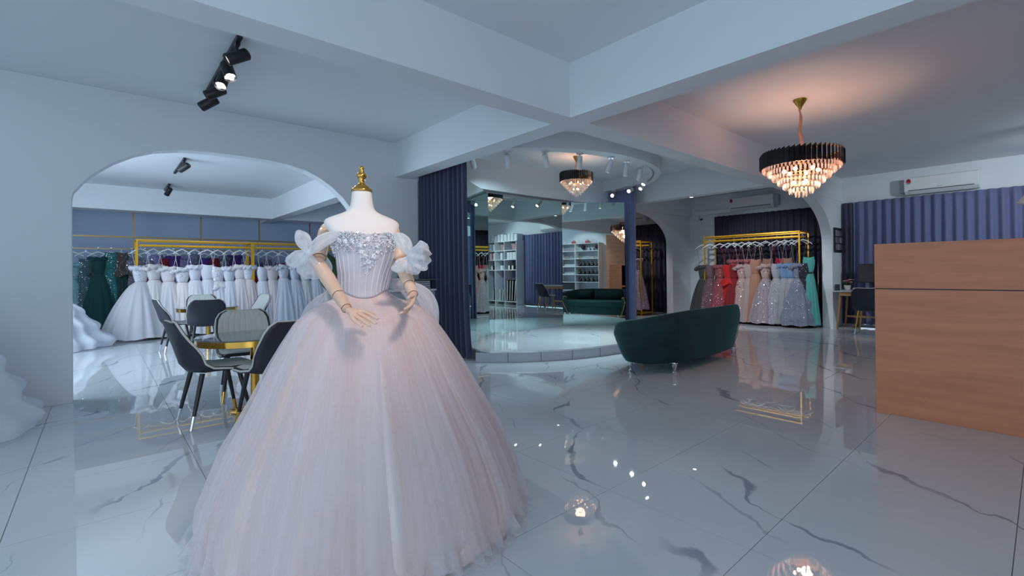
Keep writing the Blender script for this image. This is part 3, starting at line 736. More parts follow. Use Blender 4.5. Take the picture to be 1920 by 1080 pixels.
MB().box((0, 0, .012), (.22, .2, .024)).box((0, .095, .03), (.22, .01, .04)).box((0, -.095, .03), (.22, .01, .04)).build('tray', pmat('cream_card', rgb(220, 205, 180), .6), t); MB().box((0, 0, .028), (.19, .17, .006)).build('paper', WHB, t)

# ================================================================== AIR CONDITIONERS, WALL FITTINGS
REDS = pmat('label_red', rgb(190, 40, 50), .5)
def aircon(label, loc, L, stick_y, bracket=1):
    # local: +Y into the room, +X along the wall; the wall is at y = 0
    t = thing('air_conditioner', label, 'air conditioner', loc, PI/2, 'wall air conditioners')
    prof = [(0, 0), (.13, 0), (.20, .05), (.215, .10), (.21, .29), (.19, .31), (0, .31)]
    MB().prism([(y, z) for y, z in prof], 'x', -L/2, L/2).build('housing', WHITEP, t, bevel=.008)
    MB().box((0, .17, .028), (L*.86, .09, .012), 0, ('X', .62)).build('louvre_flap', WHITEP, t, bevel=.002)
    MB().box((0, .197, .062), (L*.88, .03, .012)).build('air_slot', DARKP, t)
    MB().box((0, .2165, .10), (.07, .004, .010)).build('badge', GREYP, t)
    s = MB().prism([(.045*math.cos(a), .03+.045*math.sin(a)) for a in [PI*q/10 for q in range(11)]]+[(-.045, -.045), (.045, -.045)], 'y', .214, .2175).build('energy_label', WHITEP, t)
    for o in (s,): o.location = (stick_y*(L/2-.07), 0, .215)
    rr = MB().prism([(.036*math.cos(a), .03+.036*math.sin(a)) for a in [PI*q/10 for q in range(11)]]+[(-.036, -.006), (.036, -.006)], 'y', .2175, .219).build('label_arch', REDS, s)
    MB().prism([(.018*math.cos(a), .03+.018*math.sin(a)) for a in [PI*q/6 for q in range(7)]], 'y', .219, .220).build('label_dial', BLACK, s)
    MB().box((0, .2185, -.02), (.06, .002, .012)).build('label_bar', DARKP, s)
    MB().box((bracket*(L/2+.045), .07, .16), (.09, .13, .24)).build('side_cover', GREYP, t, bevel=.01)
    return t
aircon('white wall air conditioner above the navy window curtain', (XR, 1.32, 2.58), 1.06, 1, 1)
aircon('white wall air conditioner above the black curtain and coloured gown rack', (XR, 4.79, 2.615), 1.05, 1, -1)
aircon('white air conditioner glimpsed through the small far arch', (XR, 8.3, 2.62), 1.05, 1, -1)
t = thing('pipe_cover', 'white pipe trunking beside the alcove air conditioner with its open end', 'pipe cover', (XR, 5.85, 2.60))
MB().box2((-.10, -.53, 0), (-.002, .42, .09)).build('trunking', WHITEP, t, bevel=.006)
MB().box2((-.11, .32, -.14), (-.002, .44, .0)).build('elbow', WHITEP, t, bevel=.006)
MB().tube([(-.05, .30, -.10), (-.09, .26, -.12), (-.1, .22, -.10)], .02, 8).build('pipe_stub', BLACK, t)
t = thing('photo_board', 'black framed board of nine photos on the wall edge beside the arch', 'picture frame', (10.92, 2.947, 1.52), 0)
W_, H_ = .50, .50
MB().box((0, -.012, H_/2), (W_, .024, H_)).build('frame', BLACK, t, bevel=.003)
PH = [pmat(f'photo_tone_{k}', rgb(*c), .4) for k, c in enumerate(((92, 100, 118), (150, 158, 172), (120, 116, 130)))]
for r in range(3):
    for c in range(3):
        MB().box((-.14+.14*c, -.025, .11+.14*r), (.11, .004, .115)).build('photo', PH[(r*2+c) % 3], t)
        MB().box((-.14+.14*c, -.028, .10+.14*r), (.04, .003, .07)).build('photo_figure', PH[(r+c+1) % 3], t)
t = thing('light_switch', 'white light switch on the wall between the two arches', 'switch', (10.55, 6.477, 1.30))
MB().box((0, -.005, .06), (.12, .01, .12)).build('plate', WHITEP, t, bevel=.003)
for k in (-1, 1): MB().box((k*.025, -.012, .06), (.04, .006, .08)).build('rocker', WHITEP, t)
t = thing('ceiling_sensor', 'tiny dark hook on the ceiling of the front bay', 'hook', (3.6, 1.78, H))
MB().lathe([(.012, 0), (.010, -.012), (.003, -.016)], 10).build('cap', DARKP, t); MB().cyl((0, 0, -.015), (0, 0, -.03), .003, None, 6).build('pin', CHROME, t)
t = thing('pendant_lamp', 'white conical pendant lamp shade over the counter', 'pendant lamp', (6.12, -.035, H))
MB().lathe([(.04, 0), (.04, -.02)], 16).build('canopy', WHITEM, t); MB().cyl((0, 0, -.02), (0, 0, -1.05), .004, None, 6).build('cord', DARKP, t)
MB().lathe([(.02, -1.03), (.05, -1.06), (.22, -1.30), (.216, -1.304), (.045, -1.066), (.018, -1.04)], 32, cap=False).build('shade', WHITEM, t, smooth='all')
MB().sphere((0, 0, -1.20), .04, 12, 8).build('bulb', emis('white_bulb', (1, .95, .88), 9), t, smooth='all')
point('pendant_light', (6.12, -.035, H-1.27), 8, (1, .92, .85), .05)

# ================================================================== SOFA
t = thing('curved_sofa', 'curved dark green velvet sofa on clear feet, its back to the room', 'sofa', (5.615, 3.36, 0), face(-.03, 1))
A, B = 1.275, .50
def sofa_ring(a):
    """plan point on the outer oval, a from 0 (right front) through the back to 2pi"""
    return A*math.copysign(abs(math.cos(a))**.78, math.cos(a)), B*math.copysign(abs(math.sin(a))**.85, math.sin(a))
def sofa_top(a):
    k = .5-.5*math.sin(a)          # 1 at the back middle, 0 at the front
    return .535+.18*min(1, max(0, k*1.15-.12))**1.0
def shell(u, v):
    a = math.radians(28)+u*0
    a0, a1 = math.radians(50), math.radians(-230)
    a = a0+(a1-a0)*u; x, y = sofa_ring(a); zt = sofa_top(a); zb = .125
    # profile: up the outside (bulging to the top), over the rim, down the inside
    if v < .5:
        k = v/.5; z = zb+(zt-.02-zb)*k; s = .86+.14*min(1, k/.75)**.8 - .02*max(0, k-.8)/.2
    elif v < .62:
        k = (v-.5)/.12; z = zt-.02+.035*math.sin(PI*k); s = .98-.085*k
    else:
        k = (v-.62)/.38; z = zt-.02-(zt-.02-.28)*k; s = .895-.03*k
    inx = .10
    f = 1-(1-s)*(1.0) 
    return (x*f, y*f*(1 if y < 0 else 1), z)
MB().grid(shell, 90, 30).build('backrest_shell', VELVET, t, smooth='all')
for sgn, a in ((1, 50), (-1, 130)):
    a = math.radians(a)
    x, y = sofa_ring(a); zt = sofa_top(a)
    pr = [shell(0 if sgn > 0 else 1, k/24) for k in range(25)]
    n = len(pr); cen = (sum(p[0] for p in pr)/n, sum(p[1] for p in pr)/n, sum(p[2] for p in pr)/n)
    MB().add(pr+[cen], [(i, i+1, n) for i in range(n-1)]+[(n-1, 0, n)]).build('arm_front', VELVET, t)
    MB().tube([shell(0 if sgn > 0 else 1, k/24*.62) for k in range(25)], .012, 6).build('gold_trim', GOLD, t, smooth=True)
pts = [(sofa_ring(math.radians(d))[0]*.86, sofa_ring(math.radians(d))[1]*.86) for d in range(0, 360, 6)]
MB().prism(pts, 'z', .12, .29).build('base', VELVETIN, t, smooth=True)
pts = [(sofa_ring(math.radians(d))[0]*.845, sofa_ring(math.radians(d))[1]*.845+.02) for d in range(0, 360, 6)]
MB().prism(pts, 'z', .29, .44).build('seat_cushion', VELVETIN, t, smooth=True, bevel=.03)
for k in (-1, 0, 1):
    def bc(u, v, k=k):
        a = math.radians(-90+k*36-17+34*u); x, y = sofa_ring(a); zt = sofa_top(a)
        th = .10*math.sin(PI*min(1, max(0, u)))**.35*math.sin(PI*min(.98, v+.02))**.5
        return (x*(.86-th*.5), y*(.86)+th, .43+(zt-.03-.43)*v)
    MB().grid(bc, 12, 8).build('back_cushion', VELVETIN, t, smooth='all')
for (x, y) in ((-.80, -.34), (.74, -.36), (-1.02, .12), (1.02, .12), (-.7, .34), (.7, .34)):
    f = MB().lathe([(.040, .124), (.042, .112), (.026, .10), (.030, .085), (.016, .05), (.013, .03), (.024, .015), (.024, 0)], 16, (x, y, 0)).build('foot', ACRYL, t, smooth=True)
    MB().lathe([(.043, .126), (.043, .120)], 16, (x, y, 0)).build('foot_collar', CHROME, f)
for d in (-125, -55):
    a = math.radians(d); x, y = sofa_ring(a); zt = sofa_top(a)
    MB().tube([(x*.866, y*.866, .13), (x*.94, y*.94, .25), (x*1.001, y*1.001, .45), (x*1.001, y*1.001, zt-.04)], .004, 5).build('seam', VELVETIN, t)

# ================================================================== CHAIRS AND TABLES
LEATHD = pmat('dark_navy_leather', rgb(30, 40, 58), .55)
def make_chair(label, LEATHER=LEATHER, LEGM=BLACK):
    t = thing('dining_chair', label, 'chair', (0, 0, 0), 0, 'navy and cream dining chairs')
    # centre line (y, z), half width, wing depth
    cl = [(.235, .450, .20, 0), (.20, .447, .222, .005), (.05, .437, .235, .02), (-.10, .430, .238, .06), (-.175, .445, .238, .10), (-.215, .50, .238, .13), (-.235, .58, .238, .10), (-.255, .66, .236, .06), (-.275, .74, .228, .03), (-.288, .80, .20, .015), (-.294, .835, .15, .01)]
    N = len(cl)-1
    def prof(v):
        k = v*N; i = min(N-1, int(k)); f = k-i
        c = [cl[i][q]*(1-f)+cl[i+1][q]*f for q in range(4)]
        j, m = max(0, i-0), min(N, i+1); d = Vector((cl[m][0]-cl[j][0], cl[m][1]-cl[j][1])).normalized()
        return c, d
    def surf(off, shrink):
        def f(u, v):
            (y, z, hw, wg), d = prof(v); s = 2*u-1; n = Vector((d.y, -d.x))      # normal towards the sitter
            if n.y < 0 and v < .3: n = -n
            g = wg*abs(s)**2.6
            cv = Vector((.55, .83))
            return ((hw-shrink)*s, y+cv.x*g+n.x*off*(1-abs(s)**6), z+cv.y*g*.75+n.y*off*(1-abs(s)**6))
        return f
    MB().grid(surf(0, 0), 14, 30).build('shell', LEATHER, t, smooth='all', solid=.03)
    def cush(u, v):
        p = surf(.020, .012)(u, v); s = abs(math.sin(PI*u*9))**.35
        k = .0035*s*min(1, min(v, 1-v)*14)
        (y, z, hw, wg), d = prof(v); n = Vector((d.y, -d.x)); n = -n if (n.y < 0 and v < .3) else n
        return (p[0], p[1]+n.x*k, p[2]+n.y*k)
    MB().grid(cush, 54, 26).build('cushion', CREAM, t, smooth='all', solid=.012)
    MB().tube([surf(.012, -.003)(u, v) for u, v in [(0, k/20) for k in range(21)]+[(k/10, 1) for k in range(1, 10)]+[(1, 1-k/20) for k in range(21)]], .009, 6).build('piping', CREAM, t, smooth='all')
    for sx, sy in ((-1, 1), (1, 1), (-1, -1), (1, -1)):
        a = Vector((sx*.15, .13 if sy > 0 else -.12, .425)); b = Vector((sx*.20, .215 if sy > 0 else -.21, 0)); m = a.lerp(b, .75)
        lg = MB().cyl(a, m, .019, .0135, 12).build('leg', LEGM, t, smooth=True)
        MB().cyl(m, b, .0138, .010, 12).build('ferrule', CHROME if sy < 0 else GOLD, lg, smooth=True)
    return t
chA = make_chair('navy backed cream chair in profile, nearest chair to the wall arch')
chA.location = (.68, 4.80, 0); chA.rotation_euler = (0, 0, face(.99, .12))
dup(chA, (1.03, 4.36, 0), face(-.28, .95), 'navy backed chair half hidden by the big ball gown skirt')
dup(chA, (1.04, 5.52, 0), face(-.12, -.99), 'cream faced chair looking towards the room across the nearer glass table')
dup(chA, (.90, 9.68, 0), face(.99, .10), 'navy backed chair in profile at the farther table, gown side')
dup(chA, (1.20, 9.10, 0), face(.12, .99), 'navy chair seen square from behind at the farther table')
dup(chA, (1.36, 10.82, 0), face(-.1, -1), 'cream faced chair hidden behind the farther table and the navy chair')
dup(chA, (1.98, 10.15, 0), face(-.98, -.25), 'chair at the farther table showing cream front and navy edge')
chD = make_chair('dark navy chair with thin gold legs pushed up to the desk', LEATHD, GOLD)
chD.location = (10.02, 2.20, 0); chD.rotation_euler = (0, 0, face(1, .05))
def make_table(label):
    t = thing('round_table', label, 'table', (0, 0, 0), 0, 'round glass topped gold tables')
    r = .44
    MB().lathe([(r-.004, .656), (r, .66), (r, .664), (r-.004, .668)], 48).build('glass_top', GLASS, t, smooth=True)
    MB().lathe([(r-.012, .604), (r-.006, .606), (r-.006, .654), (r-.012, .656), (r-.03, .652), (r-.03, .608)], 48, cap=False).build('rim', GOLD, t, smooth=True)
    MB().lathe([(r-.032, .612), (r-.032, .62)], 48).build('under_board', pmat('table_board', rgb(150, 190, 190), .3), t)
    MB().lathe([(.035, .02), (.035, .612)], 20).build('column', GOLD, t, smooth=True)
    MB().lathe([(.20, 0), (.20, .01), (.19, .018), (.04, .024)], 40).build('base_disc', GOLD, t, smooth=True)
    return t
t1 = make_table('nearer round glass table with a gold rim'); t1.location = (1.0, 4.94, 0)
dup(t1, (1.33, 9.95, 0), 0, 'farther round glass table with a gold rim, by the white gowns')

# ================================================================== GOWNS ON RACKS
def rack(label, x, y, rz, L, D, h, bars):
    t = thing('garment_rack', label, 'clothes rack', (x, y, 0), rz, 'yellow gold garment racks')
    b = .026
    for i in (0, 1):
        for j in (0, 1): MB().box2((i*L-b/2, j*D-b/2, 0), (i*L+b/2, j*D+b/2, h)).build('post', YEL, t)
    for j in (0, 1):
        MB().box2((b/2, j*D-b/2, h-b), (L-b/2, j*D+b/2, h)).build('top_rail', YEL, t)
        MB().box2((b/2, j*D-b/2, .05), (L-b/2, j*D+b/2, .05+b)).build('base_rail', YEL, t)
    for i in (0, 1):
        MB().box2((i*L-b/2, b/2, h-b), (i*L+b/2, D-b/2, h)).build('end_rail', YEL, t)
        MB().box2((i*L-b/2, b/2, .05), (i*L+b/2, D-b/2, .05+b)).build('end_rail', YEL, t)
    for y0 in bars: MB().box2((b/2, y0-.014, h-.125), (L-b/2, y0+.014, h-.097)).build('hanging_bar', YEL, t)
    return t
HGM = WHITEP
_hang = {}
def hanger(x, y, z, rz, label, group, mat=None, w=.17):
    """z is the top of the bar that carries it"""
    mat = mat or HGM
    key = mat.name
    if key not in _hang:
        t = thing('clothes_hanger', label, 'hanger', (x, y, z), rz, group)
        pts = [(-.012, 0, -.012), (-.014, 0, .002), (-.006, 0, .012), (.006, 0, .012), (.016, 0, .0), (.012, 0, -.02), (0, 0, -.035), (0, 0, -.085)]
        MB().tube(pts, .0032, 6).build('hook', CHROME, t, smooth=True)
        MB().tube([(-w, 0, -.185), (-w*.93, 0, -.168), (-w*.5, 0, -.118), (0, 0, -.083), (w*.5, 0, -.118), (w*.93, 0, -.168), (w, 0, -.185)], [.006, .009, .011, .012, .011, .009, .006], 7).build('shoulders', mat, t, smooth=True)
        _hang[key] = t
    else:
        t = dup(_hang[key], (x, y, z), rz, label); t['group'] = group
    return t
def gown(label, group, x, y, rz, top, R, mat, seed=0, style='plain', mat2=None, hem=.03, bw=.135, sq=.85, flare=1.5, hang=None, nf=16, waist=None, tier=0, amp=.075):
    rnd = random.Random(seed); t = thing('gown', label, 'gown', (x, y, 0), rz, group)
    mat2 = mat2 or mat; wz = waist or top-.31; ww = bw*.66; wd = ww*.72
    ph = [rnd.uniform(0, 6.28) for _ in range(6)]
    def bod(u, v):
        a = 2*PI*u; s = v
        k = ww+(bw-ww)*math.sin(min(1, s/.75)*PI/2) - (.012 if s > .85 else 0)
        z = wz+(top-wz)*s + (.022*(abs(math.cos(a))**2)+.03*math.exp(-((math.sin(a)+1)/.35)**2)*0)*s - .035*s*max(0, math.sin(a))
        return (k*math.cos(a), k*.66*math.sin(a), z)
    MB().grid(bod, 24, 8, True).build('bodice', mat2, t, smooth='all', solid=.004)
    def skirt(u, v):
        a = 2*PI*u
        r = ww+(R-ww)*(v**(1/flare) if flare > 1 else v**(1/flare))
        fold = amp*min(1, v*2.2)*(.6*math.sin(nf*a+ph[0]+.6*v)+.35*math.sin((nf*1.7//1)*a+ph[1]-v)+.3*math.sin(5*a+ph[2]))
        r *= 1+fold
        z = wz+.012-(wz-hem)*v+.012*math.sin(7*a+ph[3])*v
        if tier:
            q = (v*tier) % 1; r *= 1+.10*math.sin(PI*q)**2+.05*math.sin(3*a+v*9)*math.sin(PI*q)
        return (r*math.cos(a), r*sq*math.sin(a), max(.006, z))
    MB().grid(skirt, 96, 14 if not tier else 36, True).build('skirt', mat, t, smooth='all')
    if style in ('ruffle', 'offshoulder', 'bow'):
        def ruf(u, v):
            a = 2*PI*u; c = 2*PI*v
            k = bw*1.1+.034*math.cos(c)*(1+.35*math.sin(11*a+ph[4])); w2 = 1.28 if style == 'offshoulder' else 1.05
            return (k*w2*math.cos(a), k*.72*math.sin(a), top-.035+.04*math.sin(c)+.014*math.sin(9*a+ph[5])-(.05*abs(math.cos(a))**3 if style == 'offshoulder' else 0))
        MB().grid(ruf, 40, 8, True).build('neck_ruffle', mat2, t, smooth='all')
    if style == 'peplum':
        def pep(u, v):
            a = 2*PI*u; r = ww+.11*v**.7*(1+.2*math.sin(6*a+ph[4])); return (r*math.cos(a), r*.8*math.sin(a), wz+.02-.16*v+.03*math.sin(4*a+ph[5])*v)
        MB().grid(pep, 48, 5, True).build('peplum', mat2, t, smooth='all', solid=.004)
    if style == 'waistband':
        MB().lathe([(ww*1.05, wz-.012), (ww*1.1, wz), (ww*1.05, wz+.014)], 24, cap=False).build('sash', BLACK, t, smooth=True)
    if hang:
        bz, hl, hg = hang
        for s in (-1, 1): MB().tube([(s*bw*.62, 0, top-.05), (s*.14, 0, bz-.172)], .0035, 4).build('strap', mat2, t)
        hanger(x, y, bz, rz, ' '.join(('white hanger of the '+(hl or label)).split()[:16]), hg)
    return t
IV = cloth('ivory_tulle', rgb(236, 232, 236), .30); IV2 = cloth('ivory_satin', rgb(232, 226, 224), .15, .6); WH = cloth('white_tulle', rgb(238, 240, 248), .32)
BL = cloth('blush_tulle', rgb(238, 226, 226), .30); IVQ = cloth('beaded_ivory', rgb(228, 228, 234), .15, .6, .2, 60)
rack('long yellow gold rack of white ball gowns, end showing its front post', .51, 12.05, 0, 1.90, .52, 1.925, (.03, .40))
rack('second yellow gold rack of white gowns, continuing behind the mannequin', 2.44, 12.05, 0, 2.0, .52, 1.925, (.03, .40))
hl, hg = 'white hanger carrying a white gown on a gold rack', 'hangers on the white gown racks'
whites = [(.56, .62, IV, 'ruffle', 'widest blush white ball gown spreading at the rack end'), (.76, .36, IV2, 'offshoulder', 'ivory gown with off shoulder band'), (.98, .40, IV, 'offshoulder', 'ivory gown with long puffed band'),
          (1.20, .38, IV2, 'offshoulder', 'cream gown with broad ruffled neckline'), (1.41, .40, WH, 'ruffle', 'white gown with thick sleeve ruffle'), (1.62, .34, WH, 'plain', 'slim white gown with bare bodice'),
          (1.80, .36, WH, 'peplum', 'bright white gown with peplum waist'), (2.00, .38, WH, 'ruffle', 'bright white gown with tall ruffle neck'), (2.20, .36, IV, 'offshoulder', 'white gown with feathery sleeve band'),
          (2.36, .34, BL, 'ruffle', 'pale pinkish white gown against the middle post'), (2.62, .34, WH, 'plain', 'plain white gown just past the middle post'), (2.82, .32, BL, 'ruffle', 'blush white narrow gown'),
          (3.04, .42, WH, 'offshoulder', 'wide bluish white gown with ruffled neck'), (3.28, .40, WH, 'ruffle', 'white gown with shaggy neck ruffle'), (3.50, .36, IV2, 'plain', 'crumpled ivory gown next to the mannequin bow'),
          (3.74, .36, WH, 'ruffle', 'white gown beside the mannequin waist'), (3.98, .36, IV, 'plain', 'last ivory gown at the rack end behind the mannequin')]
for k, (x, R, m, st, lb) in enumerate(whites):
    gown(f'{lb}, {ORD[k]} on the gold racks', 'white gowns on the gold racks', x, 12.10, .5+.25*math.sin(k*2.1), 1.40+.03*math.sin(k*1.7), R, m, k+1, st, IVQ if k % 3 == 0 else m,
         hang=(1.925-.097, lb, hg), sq=.95 if k else .8, nf=18, bw=.13)
# rail along the far wall and the coloured gowns hanging on it
t = thing('wall_rail', 'bronze clothes rail hung on thin rods along the far wall', 'clothes rail', (0, 13.72, 0))
MB().box2((-1.9, -.015, 2.05), (5.9, .015, 2.08)).build('upper_rail', ROD, t); MB().box2((-1.9, .12, 1.80), (5.9, .14, 1.82)).build('hanging_bar', ROD, t)
for x in (-.70, .53, 1.72, 2.91, 4.1, 5.3):
    MB().box2((x-.014, -.014, 2.08), (x+.014, .014, H)).build('drop_rod', ROD, t)
    MB().box2((x-.01, .12, 1.80), (x+.01, .135, 2.05)).build('bracket', ROD, t); MB().box2((x-.01, -.01, 2.052), (x+.01, .135, 2.062)).build('arm', ROD, t)
def dcl(n, c, q=0, tr=.2): return cloth(n, rgb(*c), tr, .8, .2, q)
EMER = dcl('emerald_tulle', (8, 70, 72)); TEALQ = dcl('teal_sequin', (24, 112, 110), 46, .1); AQS = dcl('pale_teal_sequin', (120, 168, 176), 50, .1); GRG = dcl('grey_green_satin', (70, 100, 106), 40)
DKG = dcl('dark_green_satin', (24, 66, 66)); BRQ = dcl('bronze_sequin', (82, 70, 62), 50, .1); MAUQ = dcl('mauve_sequin', (120, 108, 128), 50, .1)
CRIM = dcl('crimson_satin', (134, 16, 40)); PURP = dcl('purple_satin', (74, 40, 128)); LIL = dcl('lilac_tulle', (140, 128, 178), 40); GRYV = dcl('grey_violet', (110, 112, 140), 46); DKP = dcl('dark_plum', (46, 30, 54))
back = [(-.42, AQS, 'pale teal sequin gown cut by the arch edge', 1.50, .28, 'offshoulder', AQS), (-.22, GRG, 'grey green gown between pale teal and emerald ones', 1.58, .26, 'plain', GRG), (-.03, EMER, 'wide emerald gown with ruffled tulle neckline', 1.62, .46, 'bow', EMER),
        (.17, TEALQ, 'bright teal sequin mermaid gown', 1.72, .28, 'plain', TEALQ), (.33, DKG, 'dark green gown with bronze sequin bodice', 1.72, .28, 'peplum', BRQ), (.50, MAUQ, 'mauve grey sequin gown beside the rack post', 1.56, .30, 'plain', MAUQ),
        (.72, CRIM, 'crimson gown top behind the first white gowns', 1.55, .25, 'ruffle', MAUQ), (.92, LIL, 'lilac gown top behind the rack', 1.68, .25, 'plain', LIL), (1.06, CRIM, 'deep red gown top behind the third white gown', 1.60, .25, 'plain', CRIM), (1.22, LIL, 'violet grey gown with rounded shoulders', 1.66, .25, 'ruffle', PURP),
        (1.42, DKP, 'dark plum gown with lilac bow', 1.66, .25, 'ruffle', LIL), (1.60, GRYV, 'pale violet silver gown', 1.72, .24, 'plain', GRYV), (1.80, PURP, 'vivid purple satin gown', 1.62, .25, 'plain', PURP), (1.98, CRIM, 'dark red gown among the purple ones', 1.62, .25, 'plain', CRIM),
        (2.2, GRYV, 'silvery lilac gown with ruffle', 1.66, .25, 'ruffle', GRYV), (2.42, DKP, 'near black violet gown with big bow', 1.70, .25, 'bow', PURP), (2.62, GRYV, 'grey lace gown behind the middle post', 1.66, .25, 'plain', GRYV), (2.85, CRIM, 'red gown past the middle post', 1.52, .25, 'ruffle', GRYV),
        (3.1, MAUQ, 'grey mauve gown near the mannequin bow', 1.6, .25, 'plain', MAUQ), (3.4, CRIM, 'red gown behind the mannequin bow', 1.5, .25, 'plain', CRIM)]
for k, (x, m, lb, tz, R, st, m2) in enumerate(back):
    gown(lb, 'coloured gowns on the far wall rail', x, 13.85, .25*math.sin(k*1.9), tz, R, m, 40+k, st, m2, hem=.25 if k != 2 else .12, sq=.8, waist=tz-.36, bw=.12,
         hang=(1.82, None, 'hangers on the far wall rail'))
gown('ruffled white train gown standing on the floor behind the arch jamb', 'display gowns', -.78, 11.3, 0, 1.35, .86, WH, 77, 'ruffle', hem=.01, tier=4, amp=.10, sq=.8)
NETG = cloth('soft_white_tulle', rgb(244, 246, 250), .5)
g = gown('white ruffled ball gown cut by the frame beside the arch wall', 'display gowns', -1.08, 5.58, .3, 1.42, .66, NETG, 78, 'ruffle', hem=.01, tier=5, amp=.17, nf=8, flare=1.6, sq=.95)
for nm, z, r in (('stand_pole', 1.5, .018),):
    MB().lathe([(.16, 0), (.16, .015), (.02, .03), (r, .05), (r, 1.48)], 20).build(nm, BLACK, g, smooth=True)
# coloured gowns in the right alcove
rack('yellow gold rack of coloured gowns in front of the black alcove curtain', 10.32, 5.56, -PI/2, 2.09, .53, 1.975, (.03, .42))
rack('yellow gold rack of pink gowns inside the small far arch', 10.42, 9.5, -PI/2, 2.05, .51, 2.0, (.03, .40))
C = {k: dcl(k+'_cloth', v, q, tr) for k, (v, q, tr) in dict(olive=((72, 74, 76), 0, .3), mauve=((128, 92, 104), 46, .3), rose=((172, 86, 94), 46, .3), red=((222, 36, 36), 0, .25), wine=((150, 34, 42), 0, .25),
     champ=((214, 178, 172), 36, .25), blush=((206, 180, 176), 0, .3), peach=((206, 150, 126), 0, .3), spark=((176, 160, 168), 38, .15), silver=((182, 182, 190), 40, .15), pale=((188, 190, 196), 0, .25),
     powder=((132, 164, 206), 0, .2), lace=((146, 152, 172), 60, .2), dark=((52, 50, 62), 40, .2), aqua=((110, 205, 195), 0, .35), tan=((186, 140, 122), 0, .2), pink=((206, 120, 130), 0, .25), mag=((196, 30, 70), 0, .2), lilacp=((186, 158, 176), 40, .25), salmon=((200, 136, 120), 0, .3)).items()}
rg = [(5.62, 'olive', 'olive', 'offshoulder', .34, 'grey olive tulle gown at the far wall end of the alcove rack'), (5.44, 'mauve', 'mauve', 'plain', .34, 'brownish mauve gown with dark bodice'), (5.20, 'rose', 'rose', 'ruffle', .30, 'dusty rose gown with ruffled top'),
      (5.00, 'red', 'red', 'peplum', .20, 'bright red gown with organza peplum'), (4.86, 'wine', 'wine', 'plain', .28, 'dark red satin gown behind the bright red one'), (4.68, 'champ', 'champ', 'offshoulder', .26, 'champagne sequin gown beside the dark red one'),
      (4.52, 'blush', 'blush', 'plain', .28, 'pale blush slim gown on the alcove rack'), (4.38, 'peach', 'peach', 'plain', .26, 'peach apricot tulle gown on the alcove rack'), (4.16, 'spark', 'champ', 'offshoulder', .36, 'wide grey rose gown covered in sparkles'),
      (3.93, 'silver', 'silver', 'plain', .28, 'silver sparkling gown beside the wide sparkly one'), (3.77, 'pale', 'powder', 'ruffle', .24, 'pale grey gown with powder blue neck'), (3.63, 'silver', 'powder', 'bow', .24, 'silver gown with large powder blue bow'),
      (3.50, 'lace', 'lace', 'offshoulder', .36, 'grey blue tiered lace gown beside the front post'), (3.42, 'dark', 'dark', 'plain', .17, 'dark sequin gown behind the front post')]
for k, (y, a, b, st, R, lb) in enumerate(rg):
    gown(lb, 'coloured gowns on the alcove rack', 10.36, y, -PI/2+.45+.2*math.sin(k*1.7), 1.30 if a != 'peach' else 1.40, R, C[a], 100+k, st, C[b], hem=.04, sq=.75, nf=14, bw=.115, tier=3 if a == 'lace' else 0,
         hang=(1.975-.097, None, 'hangers on the alcove rack'))
for k, (y, a, lb, st) in enumerate(((5.05, 'pink', 'coral pink gown top on the back bar', 'ruffle'), (4.72, 'pink', 'second coral gown top on the back bar behind the dark red gown', 'ruffle'), (4.0, 'mag', 'magenta gown top on the back bar', 'plain'), (4.28, 'tan', 'tan satin gown on the back bar', 'plain'), (3.86, 'tan', 'tan gown between the silver gowns', 'plain'),
                                   (3.43, 'aqua', 'aqua tulle gown with black waist sash', 'waistband'), (3.33, 'aqua', 'second aqua tulle gown at the arch jamb', 'waistband'))):
    gown(lb, 'gowns on the alcove back bar', 10.75 if a != 'aqua' else (10.42 if y < 3.4 else 10.74), y, -PI/2+.3, 1.42, .26 if a != 'aqua' else .20, C[a], 140+k, st, C[a], hem=.05, sq=.8, bw=.11,
         hang=(1.878, None, 'hangers on the alcove back bar') if a != 'aqua' else None)
for k, (y, a, b, lb) in enumerate(((7.64, 'lilacp', 'lilacp', 'lilac gown with ruffled straps inside the small far arch'), (7.85, 'salmon', 'lilacp', 'salmon gown with flared hem inside the small far arch'), (8.1, 'salmon', 'champ', 'third gown behind the far stage drape'), (8.35, 'lilacp', 'champ', 'fourth gown behind the far stage drape'))):
    gown(lb, 'pink gowns in the far arch', 10.5, y, -PI/2+.7, 1.52, .32, C[a], 170+k, 'ruffle', C[b], hem=.15 if k != 1 else .28, sq=.8, bw=.12,
         hang=(1.903, None, 'hangers in the far arch'))

